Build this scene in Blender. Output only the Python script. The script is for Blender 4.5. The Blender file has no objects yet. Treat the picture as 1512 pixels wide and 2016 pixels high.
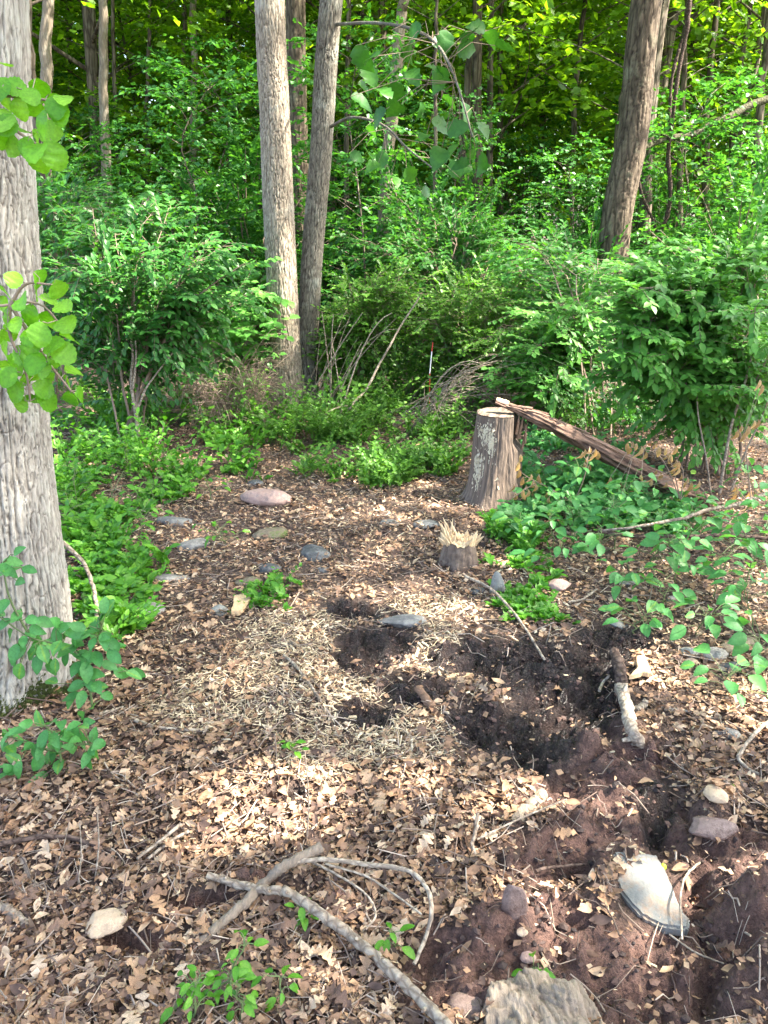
import bpy, math
import numpy as np
from mathutils import Vector, Matrix

R = math.radians
S = bpy.context.scene
COL = S.collection
rng = np.random.default_rng(11)

# ------------------------------------------------------------------ camera, sky, sun, exposure
CAM_H, PITCH, F_PX, CX, CY = 1.5, R(20), 1523.0, 756.0, 1008.0
cam_d = bpy.data.cameras.new('camera')
cam = bpy.data.objects.new('camera', cam_d)
COL.objects.link(cam)
cam.location = (0, 0, CAM_H)
cam.rotation_euler = (R(90) - PITCH, 0, 0)
cam_d.sensor_fit = 'VERTICAL'
cam_d.sensor_height = 24.0
cam_d.lens = 24.0 * F_PX / 2016.0
cam_d.clip_start = 0.02
cam_d.clip_end = 600
S.camera = cam

SUN_EL, SUN_AZ = R(54), R(-8)          # azimuth measured from +X, counter-clockwise
SUN = np.array([math.cos(SUN_EL) * math.cos(SUN_AZ), math.cos(SUN_EL) * math.sin(SUN_AZ), math.sin(SUN_EL)])
world = bpy.data.worlds.new('World')
S.world = world
world.use_nodes = True
wn = world.node_tree
sky = wn.nodes.new('ShaderNodeTexSky')
sky.sky_type = 'NISHITA'
sky.sun_disc = False
sky.sun_elevation = SUN_EL
sky.sun_rotation = math.pi / 2 - SUN_AZ
sky.air_density = 1.0
sky.dust_density = 3.5
sky.ozone_density = 0.6
wn.nodes['Background'].inputs['Strength'].default_value = 0.15
wn.links.new(sky.outputs[0], wn.nodes['Background'].inputs[0])
sun_d = bpy.data.lights.new('sun', 'SUN')
sun_d.energy = 4.9
sun_d.angle = R(0.53)
sun_d.color = (1.0, 0.93, 0.80)
sun_o = bpy.data.objects.new('sun', sun_d)
COL.objects.link(sun_o)
sun_o.rotation_euler = Vector(SUN).to_track_quat('Z', 'Y').to_euler()
sun_o.location = (10, 0, 20)
S.view_settings.view_transform = 'Standard'
S.view_settings.look = 'None'
S.view_settings.exposure = 2.78
S.view_settings.gamma = 1
S.view_settings.use_curve_mapping = False
S.cycles.max_bounces = 7
S.cycles.diffuse_bounces = 4
S.cycles.glossy_bounces = 2
S.cycles.transmission_bounces = 6
S.cycles.sample_clamp_indirect = 6
S.cycles.use_denoising = True

# ------------------------------------------------------------------ pixel helpers (photo pixels -> world points)
_f = np.array([0, math.cos(PITCH), -math.sin(PITCH)])
_u = np.array([0, math.sin(PITCH), math.cos(PITCH)])


def ray(px, py):
    return _f + (px - CX) / F_PX * np.array([1., 0, 0]) + (CY - py) / F_PX * _u


def D(px, py, Y):
    d = ray(px, py)
    return np.array([0, 0, CAM_H]) + d * (Y / d[1])


def G0(px, py, z=0.0):
    d = ray(px, py)
    return np.array([0, 0, CAM_H]) + d * ((z - CAM_H) / d[2])


# ------------------------------------------------------------------ noise
def _hash(i, j, s):
    h = (i.astype(np.int64) * 374761393 + j.astype(np.int64) * 668265263 + s * 974634777) & 0xffffffff
    h = ((h ^ (h >> 13)) * 1274126177) & 0xffffffff
    return ((h ^ (h >> 16)) & 0xffffff) / float(0xffffff)


def vnoise(x, y, s=0):
    x = np.asarray(x, float); y = np.asarray(y, float)
    i = np.floor(x).astype(np.int64); j = np.floor(y).astype(np.int64)
    fx = x - i; fy = y - j
    fx = fx * fx * (3 - 2 * fx); fy = fy * fy * (3 - 2 * fy)
    a = _hash(i, j, s); b = _hash(i + 1, j, s); c = _hash(i, j + 1, s); d = _hash(i + 1, j + 1, s)
    return (a * (1 - fx) + b * fx) * (1 - fy) + (c * (1 - fx) + d * fx) * fy


def fbm(x, y, o=4, s=0, g=0.5):
    t = 0; a = 1; n = 0
    for k in range(o):
        t = t + a * vnoise(np.asarray(x) * 2 ** k + 17.3 * k, np.asarray(y) * 2 ** k - 9.1 * k, s + k)
        n += a; a *= g
    return t / n


def cells(u, v, nu, s=0):
    """periodic-in-u cellular noise: returns F1, F2, id hash"""
    iu = np.floor(u).astype(np.int64); iv = np.floor(v).astype(np.int64)
    f1 = np.full(u.shape, 9.0); f2 = np.full(u.shape, 9.0); idh = np.zeros(u.shape)
    for a in (-1, 0, 1):
        for b in (-1, 0, 1):
            ci = iu + a; cj = iv + b
            w = np.mod(ci, nu)
            pu = ci + 0.1 + 0.8 * _hash(w, cj, s); pv = cj + 0.1 + 0.8 * _hash(w, cj, s + 5)
            d = np.sqrt((u - pu) ** 2 + (v - pv) ** 2)
            m = d < f1
            f2 = np.where(m, f1, np.minimum(f2, d)); f1 = np.where(m, d, f1)
            idh = np.where(m, _hash(w, cj, s + 9), idh)
    return f1, f2, idh


# ------------------------------------------------------------------ terrain
def ell(px, py, rx, ry):
    c = G0(px, py); a = G0(px + rx, py); b0 = G0(px, py - ry); b1 = G0(px, py + ry)
    return c[0], c[1], abs(a[0] - c[0]), abs(b0[1] - b1[1]) / 2


def gmask(x, y, E, p=2.0):
    cx, cy, rx, ry = E
    sk = cx / cy                      # the ellipse's axis runs away from the viewer
    dx = (x - cx) - sk * (y - cy)
    return np.exp(-(((dx / rx) ** 2 + ((y - cy) / ry) ** 2) ** (p / 2)))


MUD = [ell(*e) for e in [(735, 1275, 75, 32), (700, 1310, 50, 30), (1000, 1300, 160, 34), (1130, 1390, 110, 50), (1100, 1340, 130, 40),
                         (990, 1440, 100, 46), (1060, 1480, 90, 40), (1300, 1600, 40, 50), (720, 1420, 60, 24),
                         (1210, 1270, 80, 26), (820, 1370, 60, 30), (1170, 1330, 60, 60),
                         (560, 1570, 60, 14), (690, 1200, 50, 22)]]
CLAY = [ell(*e) for e in [(1150, 1560, 110, 50), (1180, 1470, 70, 50), (1060, 1700, 70, 50), (1030, 1830, 130, 80), (900, 1900, 100, 80),
                          (1200, 1900, 200, 80), (1460, 1850, 110, 130), (1250, 1980, 260, 60), (480, 1730, 90, 14), (1180, 1640, 80, 50),
                          (960, 1960, 90, 50), (1260, 1530, 60, 60), (1310, 1640, 80, 70), (1130, 1690, 60, 60), (1440, 1700, 70, 70), (1380, 1780, 80, 80), (380, 1775, 100, 16), (250, 1850, 80, 26), (1330, 1880, 150, 60)]]
CHIP = [ell(*e) for e in [(560, 1300, 110, 60), (470, 1370, 130, 60), (620, 1400, 140, 60), (760, 1460, 130, 50), (860, 1280, 40, 60),
                          (640, 1500, 110, 40), (380, 1400, 80, 40), (560, 1230, 110, 30), (840, 1200, 80, 24)]]
DIGS = [(ell(735, 1290, 60, 26), -.05), (ell(1120, 1400, 110, 45), -.075), (ell(1000, 1450, 80, 30), -.05), (ell(1000, 1310, 120, 20), -.03),
        (ell(1150, 1480, 45, 30), .05), (ell(1180, 1600, 70, 50), .03), (ell(1300, 1640, 40, 60), -.07), (ell(1400, 1600, 45, 36), .07),
        (ell(1490, 1790, 70, 60), .12), (ell(1500, 1930, 70, 60), .10), (ell(1140, 1710, 35, 30), -.07), (ell(1185, 1745, 26, 50), .05),
        (ell(1070, 1660, 50, 40), .02), (ell(420, 1772, 45, 10), -.05), (ell(1360, 1760, 40, 60), -.05), (ell(980, 1830, 80, 50), .035),
        (ell(1400, 1930, 30, 80), -.06), (ell(900, 1850, 60, 50), .02), (ell(820, 1370, 50, 30), .03), (ell(560, 1360, 160, 60), .03),
        (ell(500, 1735, 90, 14), .035), (ell(1180, 1320, 30, 40), -.06), (ell(650, 1290, 40, 30), .02), (ell(1250, 1460, 60, 40), .03),
        (ell(80, 1560, 150, 80), .03)]


FLAT = [(ell(1283, 1762, 62, 75), -.005)]


def masks(x, y):
    wx = x + .10 * (fbm(x * 5, y * 5, 3, 31) - .5); wy = y + .10 * (fbm(x * 5, y * 5, 3, 37) - .5)
    def comb(L):
        m = 0
        for e in L: m = np.maximum(m, gmask(wx, wy, e, 3.0))
        return np.clip(m * 1.6, 0, 1)
    return np.clip(comb(MUD) * 1.5 - .1, 0, 1), comb(CLAY), comb(CHIP)


def H(x, y):
    x = np.asarray(x, float); y = np.asarray(y, float)
    near = np.clip((9 - np.abs(y)) / 4, 0, 1) * np.clip((6 - np.abs(x)) / 2, 0, 1)
    z = .10 * (fbm(x * .35, y * .35, 3, 3) - .5) + .05 * (fbm(x * 1.6, y * 1.6, 3, 4) - .5)
    z = z + np.clip(y - 9, 0, 60) * .012
    mud, clay, chip = masks(x, y)
    dirt = np.maximum(mud, clay)
    for e, d in DIGS: z = z + d * gmask(x, y, e)
    n1 = fbm(x * 14, y * 14, 4, 5, .6); n2 = np.abs(fbm(x * 9 + 3, y * 9, 3, 6) - .5) * 2
    n3 = fbm(x * 45, y * 45, 2, 8)
    z = z + near * (dirt * (.075 * (n1 - .5) + .05 * (fbm(x * 8 + 40, y * 6, 2, 15) - .5) - .045 * (1 - n2) ** 3 + .034 * (n3 - .5) + .012 * (fbm(x * 110, y * 110, 1, 18) - .5)) + (1 - dirt) * (.016 * (n1 - .5) + .008 * (n3 - .5)))
    if z.size > 1 or True:
        xx = np.atleast_1d(x + .02 * fbm(x * 20, y * 20, 2, 23)) ; yy = np.atleast_1d(y + .02 * fbm(x * 20 + 9, y * 20, 2, 24))
        f1, f2, ih = cells(xx * 24, yy * 24, 10 ** 6, 29); g1_, g2_, ih2 = cells(xx * 55, yy * 55, 10 ** 6, 33)
        lump = .026 * (ih ** 2) * np.clip(1 - f1 ** 2 * 1.6, 0, 1) + .010 * (ih2 ** 2) * np.clip(1 - g1_ ** 2 * 1.6, 0, 1)
        z = z + (near * dirt) * lump.reshape(np.shape(x))
    for e, lv in FLAT: g = np.clip(gmask(x, y, e, 4.0) * 1.5, 0, 1); z = z * (1 - g) + lv * g
    return z


H0 = float(H(0.0, 0.0))


def G(px, py, dz=0.0):
    z = 0.0
    for _ in range(4):
        p = G0(px, py, z); z = float(H(p[0], p[1])) + dz
    p = G0(px, py, z)
    return np.array([p[0], p[1], z])


# ------------------------------------------------------------------ mesh builder
class MB:
    def __init__(s): s.V = []; s.F = []; s.T = []; s.M = []; s.n = 0

    def add(s, V, F, tone=0.5, mat=0):
        V = np.asarray(V, float).reshape(-1, 3); F = np.asarray(F, np.int64)
        s.V.append(V); s.F.append(F + s.n); s.T.append(np.broadcast_to(np.asarray(tone, float), (len(V),)).copy())
        s.M.append(np.full(len(F), mat)); s.n += len(V)
        return s

    def mesh(s, name, mats, smooth=True):
        me = bpy.data.meshes.new(name)
        if not s.V: return me
        V = np.concatenate(s.V)
        me.vertices.add(len(V)); me.vertices.foreach_set('co', V.astype(np.float32).ravel())
        li = np.concatenate([f.ravel() for f in s.F])
        k = np.concatenate([np.full(len(f), f.shape[1]) for f in s.F])
        st = np.concatenate([[0], np.cumsum(k)[:-1]])
        me.loops.add(len(li)); me.loops.foreach_set('vertex_index', li.astype(np.int32))
        me.polygons.add(len(k)); me.polygons.foreach_set('loop_start', st.astype(np.int32))
        try: me.polygons.foreach_set('loop_total', k.astype(np.int32))
        except Exception: pass
        me.polygons.foreach_set('material_index', np.concatenate(s.M).astype(np.int32))
        me.polygons.foreach_set('use_smooth', np.full(len(k), smooth))
        me.update(calc_edges=True)
        a = me.attributes.new('tone', 'FLOAT', 'POINT'); a.data.foreach_set('value', np.concatenate(s.T).astype(np.float32))
        for m in (mats if isinstance(mats, (list, tuple)) else [mats]): me.materials.append(m)
        return me

    def build(s, name, mats, parent=None, smooth=True):
        return link(name, s.mesh(name, mats, smooth), parent)


def link(name, data, parent=None):
    o = bpy.data.objects.new(name, data); COL.objects.link(o)
    if parent is not None: o.parent = parent
    return o


def tag(o, label=None, cat=None, group=None, kind=None):
    if label: o['label'] = label
    if cat: o['category'] = cat
    if group: o['group'] = group
    if kind: o['kind'] = kind
    return o


def thing(name, label, cat, loc=(0, 0, 0), group=None):
    o = link(name, None); o.location = Vector(loc)
    return tag(o, label, cat, group)


def copy_tree(o, parent=None, label=None):
    c = o.copy(); COL.objects.link(c)
    if parent is not None: c.parent = parent
    if label: c['label'] = label
    for ch in list(o.children): copy_tree(ch, c)
    return c


def tubes(P, rad, k=6, tone=.5, wob=0.0, cap=False):
    """P (M,R,3), rad (M,R) -> V, F, tone"""
    P = np.asarray(P, float); rad = np.asarray(rad, float)
    if P.ndim == 2: P = P[None]
    M_, R_, _ = P.shape
    rad = np.broadcast_to(rad, (M_, R_))
    t = np.gradient(P, axis=1); t /= np.linalg.norm(t, axis=2, keepdims=True) + 1e-9
    tot = P[:, -1] - P[:, 0]; tot /= np.linalg.norm(tot, axis=1, keepdims=True) + 1e-9
    ref = np.where(np.abs(tot[:, 2:3]) > .8, np.array([[1., 0.1, 0]]), np.array([[0, 0, 1.]]))[:, None, :]
    a = np.cross(t, ref); a /= np.linalg.norm(a, axis=2, keepdims=True) + 1e-9
    b = np.cross(t, a)
    th = np.linspace(0, 2 * np.pi, k, endpoint=False)
    r = rad[:, :, None] * (1 + wob * (rng.random((M_, R_, k)) - .5)) if wob else np.repeat(rad[:, :, None], k, 2)
    V = P[:, :, None, :] + r[..., None] * (np.cos(th)[None, None, :, None] * a[:, :, None, :] + np.sin(th)[None, None, :, None] * b[:, :, None, :])
    idx = np.arange(M_ * R_ * k).reshape(M_, R_, k)
    q = np.stack([idx[:, :-1, :], np.roll(idx, -1, 2)[:, :-1, :], np.roll(idx, -1, 2)[:, 1:, :], idx[:, 1:, :]], -1).reshape(-1, 4)
    tn = np.broadcast_to(np.asarray(tone, float).reshape(-1, 1, 1) if np.ndim(tone) == 1 else np.full((1, 1, 1), float(tone)), (M_, R_, k)).ravel()
    return V.reshape(-1, 3), q, tn


def tube_closed(mb, P, rad, k=8, tone=.5, wob=0., mat=0, capmat=None):
    V, F, T = tubes(P, rad, k, tone, wob)
    mb.add(V, F, T, mat)
    n = len(V)
    for ring in (V[:k], V[-k:]):
        c = ring.mean(0); v = np.vstack([ring, c])
        f = [(i, (i + 1) % k, k) for i in range(k)]
        mb.add(v, f, tone, mat if capmat is None else capmat)


def smooth_path(pts, n):
    """Catmull-Rom through pts"""
    P = np.asarray(pts, float); m = len(P)
    Q = np.vstack([2 * P[0] - P[1], P, 2 * P[-1] - P[-2]])
    t = np.linspace(0, m - 1 - 1e-6, n); i = t.astype(int); f = (t - i)[:, None]
    a, b, c, d = Q[i], Q[i + 1], Q[i + 2], Q[i + 3]
    return .5 * ((2 * b) + (-a + c) * f + (2 * a - 5 * b + 4 * c - d) * f ** 2 + (-a + 3 * b - 3 * c + d) * f ** 3)


# ------------------------------------------------------------------ leaf templates (x along the midrib 0..1, y across, z up)
def leaf_tpl(xs, ws, cup=.25, bend=.12, asym=0., teeth=0.):
    xs = np.array(xs, float); ws = np.array(ws, float); n = len(xs)
    V = []; F = []
    for i, (x, w) in enumerate(zip(xs, ws)):
        zb = -bend * x * x * 1.5
        if w == 0: V.append((x, 0, zb)); V += [None, None]
        else:
            V.append((x, 0, zb)); V.append((x + .02, w, zb + cup * w)); V.append((x - .02, -w * (1 - asym), zb + cup * w))
    idx = {}; out = []
    for i, v in enumerate(V):
        if v is not None: idx[i] = len(out); out.append(v)
    for i in range(n - 1):
        a, b = 3 * i, 3 * i + 3
        for s, flip in ((1, False), (2, True)):
            la = a + s if V[a + s] is not None else a
            lb = b + s if V[b + s] is not None else b
            ring = [a, b, lb, la]
            ring = [r for j, r in enumerate(ring) if r not in ring[:j]]
            ids = [idx[r] for r in ring]
            if flip: ids = ids[::-1]
            for j in range(1, len(ids) - 1): F.append((ids[0], ids[j], ids[j + 1]))
    return np.array(out), np.array(F)


T_DIA = (np.array([(0, 0, 0), (.45, .31, .05), (1, 0, -.10), (.55, -.31, .05)]), np.array([(0, 2, 1), (0, 3, 2)]))
T_LEAF = leaf_tpl([0, .28, .62, 1], [0, .27, .25, 0])
T_OVAL = leaf_tpl([0, .1, .35, .65, .88, 1], [0, .16, .30, .27, .13, 0], cup=.3, bend=.2)
T_ROUND = leaf_tpl([0, .06, .14, .2, .28, .35, .43, .5, .58, .65, .73, .8, .87, .93, .97, 1], [0, .10, .24, .27, .38, .38, .46, .43, .48, .41, .42, .33, .31, .19, .14, 0], cup=.12, bend=.22)
T_BIG = leaf_tpl([0, .05, .2, .32, .40, .58, .68, .85, 1], [0, .16, .34, .30, .42, .28, .30, .13, 0], cup=.22, bend=.25)
OAK_X = [0, .09, .17, .23, .28, .38, .44, .50, .60, .67, .73, .82, .88, .93, 1]


def oak(seed):
    r = np.random.default_rng(seed)
    w = np.array([0, .025, .13, .15, .06, .24, .23, .08, .27, .26, .09, .19, .17, .08, 0]) * (1 + .35 * (r.random(15) - .5))
    V, F = leaf_tpl(OAK_X, w, cup=0, bend=0, asym=.3 * r.random())
    x, y = V[:, 0], V[:, 1]
    V[:, 2] = (r.random() - .3) * 4.5 * y * y + (r.random() - .5) * 1.6 * (x - .5) ** 2 + .07 * np.sin(9 * x + 6 * r.random()) + (r.random() - .5) * .5 * y * (x - .4)
    V[:, 2] += .07 * (r.random(len(V)) - .5)
    return V - np.array([.5, 0, V[:, 2].min()]), F


OAKS = [oak(100 + i) for i in range(8)]


def narrow(seed):
    r = np.random.default_rng(seed)
    V, F = leaf_tpl([0, .25, .5, .78, 1], [0, .14, .2, .13, 0], cup=0, bend=0)
    V[:, 2] = r.uniform(1, 4) * V[:, 1] ** 2 + r.uniform(-.8, .8) * (V[:, 0] - .5) ** 2 + .04 * (r.random(len(V)) - .5)
    return V - np.array([.5, 0, 0]), F


NARROWS = [narrow(200 + i) for i in range(5)]


def nrmz(a): return a / (np.linalg.norm(a, axis=-1, keepdims=True) + 1e-9)


def place(tpl, pos, axis, nrm, size, wid=1.0):
    """stamp a template on N frames"""
    V, F = tpl
    axis = nrmz(axis); side = nrmz(np.cross(nrm, axis)); up = np.cross(axis, side)
    size = np.broadcast_to(np.asarray(size, float), (len(pos),))[:, None, None]
    W = pos[:, None, :] + size * (V[None, :, 0:1] * axis[:, None, :] + wid * V[None, :, 1:2] * side[:, None, :] + V[None, :, 2:3] * up[:, None, :])
    Fo = (F[None] + (np.arange(len(pos)) * len(V))[:, None, None]).reshape(-1, F.shape[1])
    return W.reshape(-1, 3), Fo, len(V)


def add_leaves(mb, tpl, pos, axis, nrm, size, tone, wid=1., mat=0):
    if len(pos) == 0: return
    V, F, k = place(tpl, pos, axis, nrm, size, wid)
    mb.add(V, F, np.repeat(np.broadcast_to(tone, (len(pos),)), k), mat)


def leaf_mesh_variants(name, tpl, mat, n=5, wid=1., t0=.05, t1=.95):
    out = []
    for i in range(n):
        V, F = tpl; V = V.copy(); r = np.random.default_rng(i + 50)
        V[:, 1] *= wid
        V[:, 2] += .05 * (r.random(len(V)) - .5) + (r.random() - .5) * .8 * V[:, 0] * V[:, 1] + (r.random() - .6) * .35 * V[:, 0] ** 2 + (r.random() - .3) * .5 * V[:, 1] ** 2
        mb = MB(); mb.add(V, F, t0 + (t1 - t0) * i / (n - 1) * .8 + .22 * (V[:, 1] == 0)); out.append(mb.mesh(name, mat))
    return out


def leaf_objs(parent, variants, pos, axis, nrm, size, name='leaf'):
    axis = nrmz(axis); side = nrmz(np.cross(nrm, axis)); up = np.cross(axis, side)
    size = np.broadcast_to(np.asarray(size, float), (len(pos),))
    for i in range(len(pos)):
        o = bpy.data.objects.new(name, variants[int(rng.integers(len(variants)))])
        s = size[i]
        m = Matrix(((axis[i][0] * s, side[i][0] * s, up[i][0] * s, pos[i][0]), (axis[i][1] * s, side[i][1] * s, up[i][1] * s, pos[i][1]),
                    (axis[i][2] * s, side[i][2] * s, up[i][2] * s, pos[i][2]), (0, 0, 0, 1)))
        o.parent = parent; o.matrix_basis = m
        COL.objects.link(o)


# ------------------------------------------------------------------ materials
def newmat(name):
    m = bpy.data.materials.new(name); m.use_nodes = True
    nt = m.node_tree; nt.nodes.clear()
    return m, nt


def N(nt, t, **kw):
    n = nt.nodes.new(t)
    for k, v in kw.items():
        if k in n.inputs.keys(): n.inputs[k].default_value = v
        else: setattr(n, k, v)
    return n


def ramp(nt, fac, stops):
    r = nt.nodes.new('ShaderNodeValToRGB'); e = r.color_ramp.elements
    while len(e) < len(stops): e.new(.5)
    for el, (p, c) in zip(e, stops): el.position = p; el.color = (*c, 1)
    nt.links.new(fac, r.inputs[0]); return r.outputs[0]


def attr(nt, name='tone'):
    return N(nt, 'ShaderNodeAttribute', attribute_name=name).outputs['Fac']


def leafmat(name, stops, trans=.4, tcol=(1.35, 1.35, .5), rough=.42, spec=.35, nsc=9.0, nv=.22):
    m, nt = newmat(name); L = nt.links.new
    out = N(nt, 'ShaderNodeOutputMaterial')
    c = ramp(nt, attr(nt), stops)
    geo = N(nt, 'ShaderNodeTexCoord')
    no = N(nt, 'ShaderNodeTexNoise', Scale=nsc, Detail=3.0); L(geo.outputs['Object'], no.inputs['Vector'])
    hs = N(nt, 'ShaderNodeHueSaturation', Hue=.5, Saturation=1.0)
    mr = N(nt, 'ShaderNodeMapRange'); mr.inputs['From Min'].default_value = .25; mr.inputs['From Max'].default_value = .75; mr.inputs['To Min'].default_value = 1 - nv; mr.inputs['To Max'].default_value = 1 + nv
    L(no.outputs['Fac'], mr.inputs['Value']); L(mr.outputs[0], hs.inputs['Value']); L(c, hs.inputs['Color'])
    p = N(nt, 'ShaderNodeBsdfPrincipled', Roughness=rough); p.inputs['Specular IOR Level'].default_value = spec
    L(hs.outputs[0], p.inputs['Base Color'])
    if trans > 0:
        mul = N(nt, 'ShaderNodeMix', data_type='RGBA', blend_type='MULTIPLY'); mul.inputs[0].default_value = 1
        mul.inputs[7].default_value = (*tcol, 1); L(hs.outputs[0], mul.inputs[6])
        t = N(nt, 'ShaderNodeBsdfTranslucent'); L(mul.outputs[2], t.inputs['Color'])
        mx = N(nt, 'ShaderNodeMixShader', Fac=trans); L(p.outputs[0], mx.inputs[1]); L(t.outputs[0], mx.inputs[2])
        L(mx.outputs[0], out.inputs[0])
    else: L(p.outputs[0], out.inputs[0])
    return m


def woodmat(name, dark, light, scale=(40, 40, 6), rough=.85, bump=.8, lichen=None, lich_amt=.5, tonemix=.6, vor=True):
    """bark / wood: tone attribute (0 crack, 1 ridge) plus grain stretched along Z"""
    m, nt = newmat(name); L = nt.links.new
    out = N(nt, 'ShaderNodeOutputMaterial'); tc = N(nt, 'ShaderNodeTexCoord')
    mp = N(nt, 'ShaderNodeMapping'); mp.inputs['Scale'].default_value = scale; L(tc.outputs['Object'], mp.inputs[0])
    n1 = N(nt, 'ShaderNodeTexNoise', Scale=1.0, Detail=6.0, Roughness=.65, Distortion=.6); L(mp.outputs[0], n1.inputs['Vector'])
    v = N(nt, 'ShaderNodeTexVoronoi', feature='DISTANCE_TO_EDGE', Scale=.8)
    nd = N(nt, 'ShaderNodeMix', data_type='VECTOR'); nd.inputs[0].default_value = .35
    L(mp.outputs[0], nd.inputs[4]); L(n1.outputs['Color'], nd.inputs[5]); L(mp.outputs[0] if not vor else nd.outputs[1], v.inputs['Vector'])
    vr = N(nt, 'ShaderNodeMapRange'); vr.inputs['From Max'].default_value = .22; L(v.outputs['Distance'], vr.inputs['Value'])
    h = N(nt, 'ShaderNodeMath', operation='MULTIPLY'); L(vr.outputs[0], h.inputs[0]); L(n1.outputs['Fac'], h.inputs[1])
    mixf = N(nt, 'ShaderNodeMix', data_type='FLOAT'); mixf.inputs[0].default_value = tonemix
    L((h if vor else n1).outputs[0], mixf.inputs[2]); L(attr(nt), mixf.inputs[3])
    c = ramp(nt, mixf.outputs[0], [(.12, dark), (.5, tuple((a + b) / 2 for a, b in zip(dark, light))), (.8, light)])
    if lichen:
        n2 = N(nt, 'ShaderNodeTexNoise', Scale=5.0, Detail=5.0, Roughness=.7); L(tc.outputs['Object'], n2.inputs['Vector'])
        r2 = N(nt, 'ShaderNodeMapRange'); r2.inputs['From Min'].default_value = .62 - .3 * lich_amt; r2.inputs['From Max'].default_value = .75 - .2 * lich_amt
        r2.inputs['To Max'].default_value = .75
        L(n2.outputs['Fac'], r2.inputs['Value'])
        mm = N(nt, 'ShaderNodeMath', operation='MULTIPLY'); L(r2.outputs[0], mm.inputs[0]); L(mixf.outputs[0], mm.inputs[1])
        mc = N(nt, 'ShaderNodeMix', data_type='RGBA'); L(mm.outputs[0], mc.inputs[0]); L(c, mc.inputs[6]); mc.inputs[7].default_value = (*lichen, 1); c = mc.outputs[2]
    p = N(nt, 'ShaderNodeBsdfPrincipled', Roughness=rough); p.inputs['Specular IOR Level'].default_value = .2
    b = N(nt, 'ShaderNodeBump', Strength=bump, Distance=.012); L((h if vor else n1).outputs[0], b.inputs['Height']); L(b.outputs[0], p.inputs['Normal'])
    L(c, p.inputs['Base Color']); L(p.outputs[0], out.inputs[0])
    return m


def stonemat(name, a, b, spot=None, rough=.75, sc=32, bump=.9):
    m, nt = newmat(name); L = nt.links.new
    out = N(nt, 'ShaderNodeOutputMaterial'); tc = N(nt, 'ShaderNodeTexCoord')
    n1 = N(nt, 'ShaderNodeTexNoise', Scale=sc, Detail=8.0, Roughness=.7); L(tc.outputs['Object'], n1.inputs['Vector'])
    c = ramp(nt, n1.outputs['Fac'], [(.3, a), (.68, b)])
    if spot:
        n2 = N(nt, 'ShaderNodeTexNoise', Scale=sc * .6, Detail=6.0, Roughness=.75); L(tc.outputs['Object'], n2.inputs['Vector'])
        r2 = N(nt, 'ShaderNodeMapRange'); r2.inputs['From Min'].default_value = .5; r2.inputs['From Max'].default_value = .62; L(n2.outputs['Fac'], r2.inputs['Value'])
        mc = N(nt, 'ShaderNodeMix', data_type='RGBA'); L(r2.outputs[0], mc.inputs[0]); L(c, mc.inputs[6]); mc.inputs[7].default_value = (*spot, 1); c = mc.outputs[2]
    p = N(nt, 'ShaderNodeBsdfPrincipled', Roughness=rough); p.inputs['Specular IOR Level'].default_value = .35
    n3 = N(nt, 'ShaderNodeTexNoise', Scale=sc * 6, Detail=5.0, Roughness=.7); L(tc.outputs['Object'], n3.inputs['Vector'])
    bp = N(nt, 'ShaderNodeBump', Strength=bump, Distance=.004); L(n3.outputs['Fac'], bp.inputs['Height']); L(bp.outputs[0], p.inputs['Normal'])
    L(c, p.inputs['Base Color']); L(p.outputs[0], out.inputs[0])
    return m


M_FAR = leafmat('leaf_far', [(0, (.06, .16, .008)), (.5, (.11, .25, .012)), (1, (.18, .34, .02))], trans=.58, tcol=(1.7, 1.5, .5), spec=.5, rough=.38)
M_UND = leafmat('leaf_understory', [(0, (.022, .105, .02)), (.5, (.045, .165, .03)), (1, (.08, .24, .042))], trans=.42, tcol=(1.6, 1.45, .5), spec=.35)
M_SHRUB = leafmat('leaf_shrub', [(0, (.05, .17, .028)), (.5, (.09, .26, .045)), (1, (.145, .35, .065))], trans=.4, spec=.3)
M_PRIVET = leafmat('leaf_light_shrub', [(0, (.045, .13, .015)), (.5, (.08, .21, .022)), (1, (.14, .29, .04))], trans=.4, tcol=(1.4, 1.4, .5))
M_LOW = leafmat('leaf_low', [(0, (.055, .19, .015)), (.5, (.09, .27, .022)), (1, (.15, .34, .035))], trans=.4)
M_HERB = leafmat('leaf_herb', [(0, (.05, .19, .05)), (.5, (.08, .26, .07)), (.93, (.11, .31, .08)), (1, (.22, .38, .05))], trans=.38, rough=.45)
M_VINE = leafmat('leaf_vine', [(0, (.07, .23, .012)), (.5, (.13, .34, .018)), (1, (.2, .42, .04))], trans=.45, tcol=(1.5, 1.5, .4), rough=.4)
M_MAPLE = leafmat('leaf_broad', [(0, (.018, .08, .012)), (.6, (.035, .13, .018)), (1, (.06, .18, .022))], trans=.35)
DRY = [(0, (.055, .034, .027)), (.2, (.15, .095, .072)), (.45, (.28, .165, .095)), (.7, (.38, .255, .16)), (1, (.52, .39, .27))]
M_DRY = leafmat('leaf_dry', DRY, trans=.12, tcol=(1.2, .9, .6), rough=.7, spec=.25, nsc=45., nv=.5)
M_WILT = leafmat('leaf_wilted', [(0, (.34, .22, .11)), (1, (.58, .43, .26))], trans=.25, tcol=(1.2, 1, .6), rough=.7)
M_CHIP = leafmat('wood_chip', [(0, (.15, .10, .065)), (.35, (.50, .38, .23)), (1, (.74, .61, .42))], trans=0, rough=.8)
M_TWIG = leafmat('twig_bark', [(0, (.08, .05, .04)), (.5, (.22, .16, .12)), (1, (.42, .34, .27))], trans=0, rough=.85)
M_STEM = leafmat('green_stem', [(0, (.08, .13, .04)), (1, (.16, .2, .08))], trans=0, rough=.6)
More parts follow.
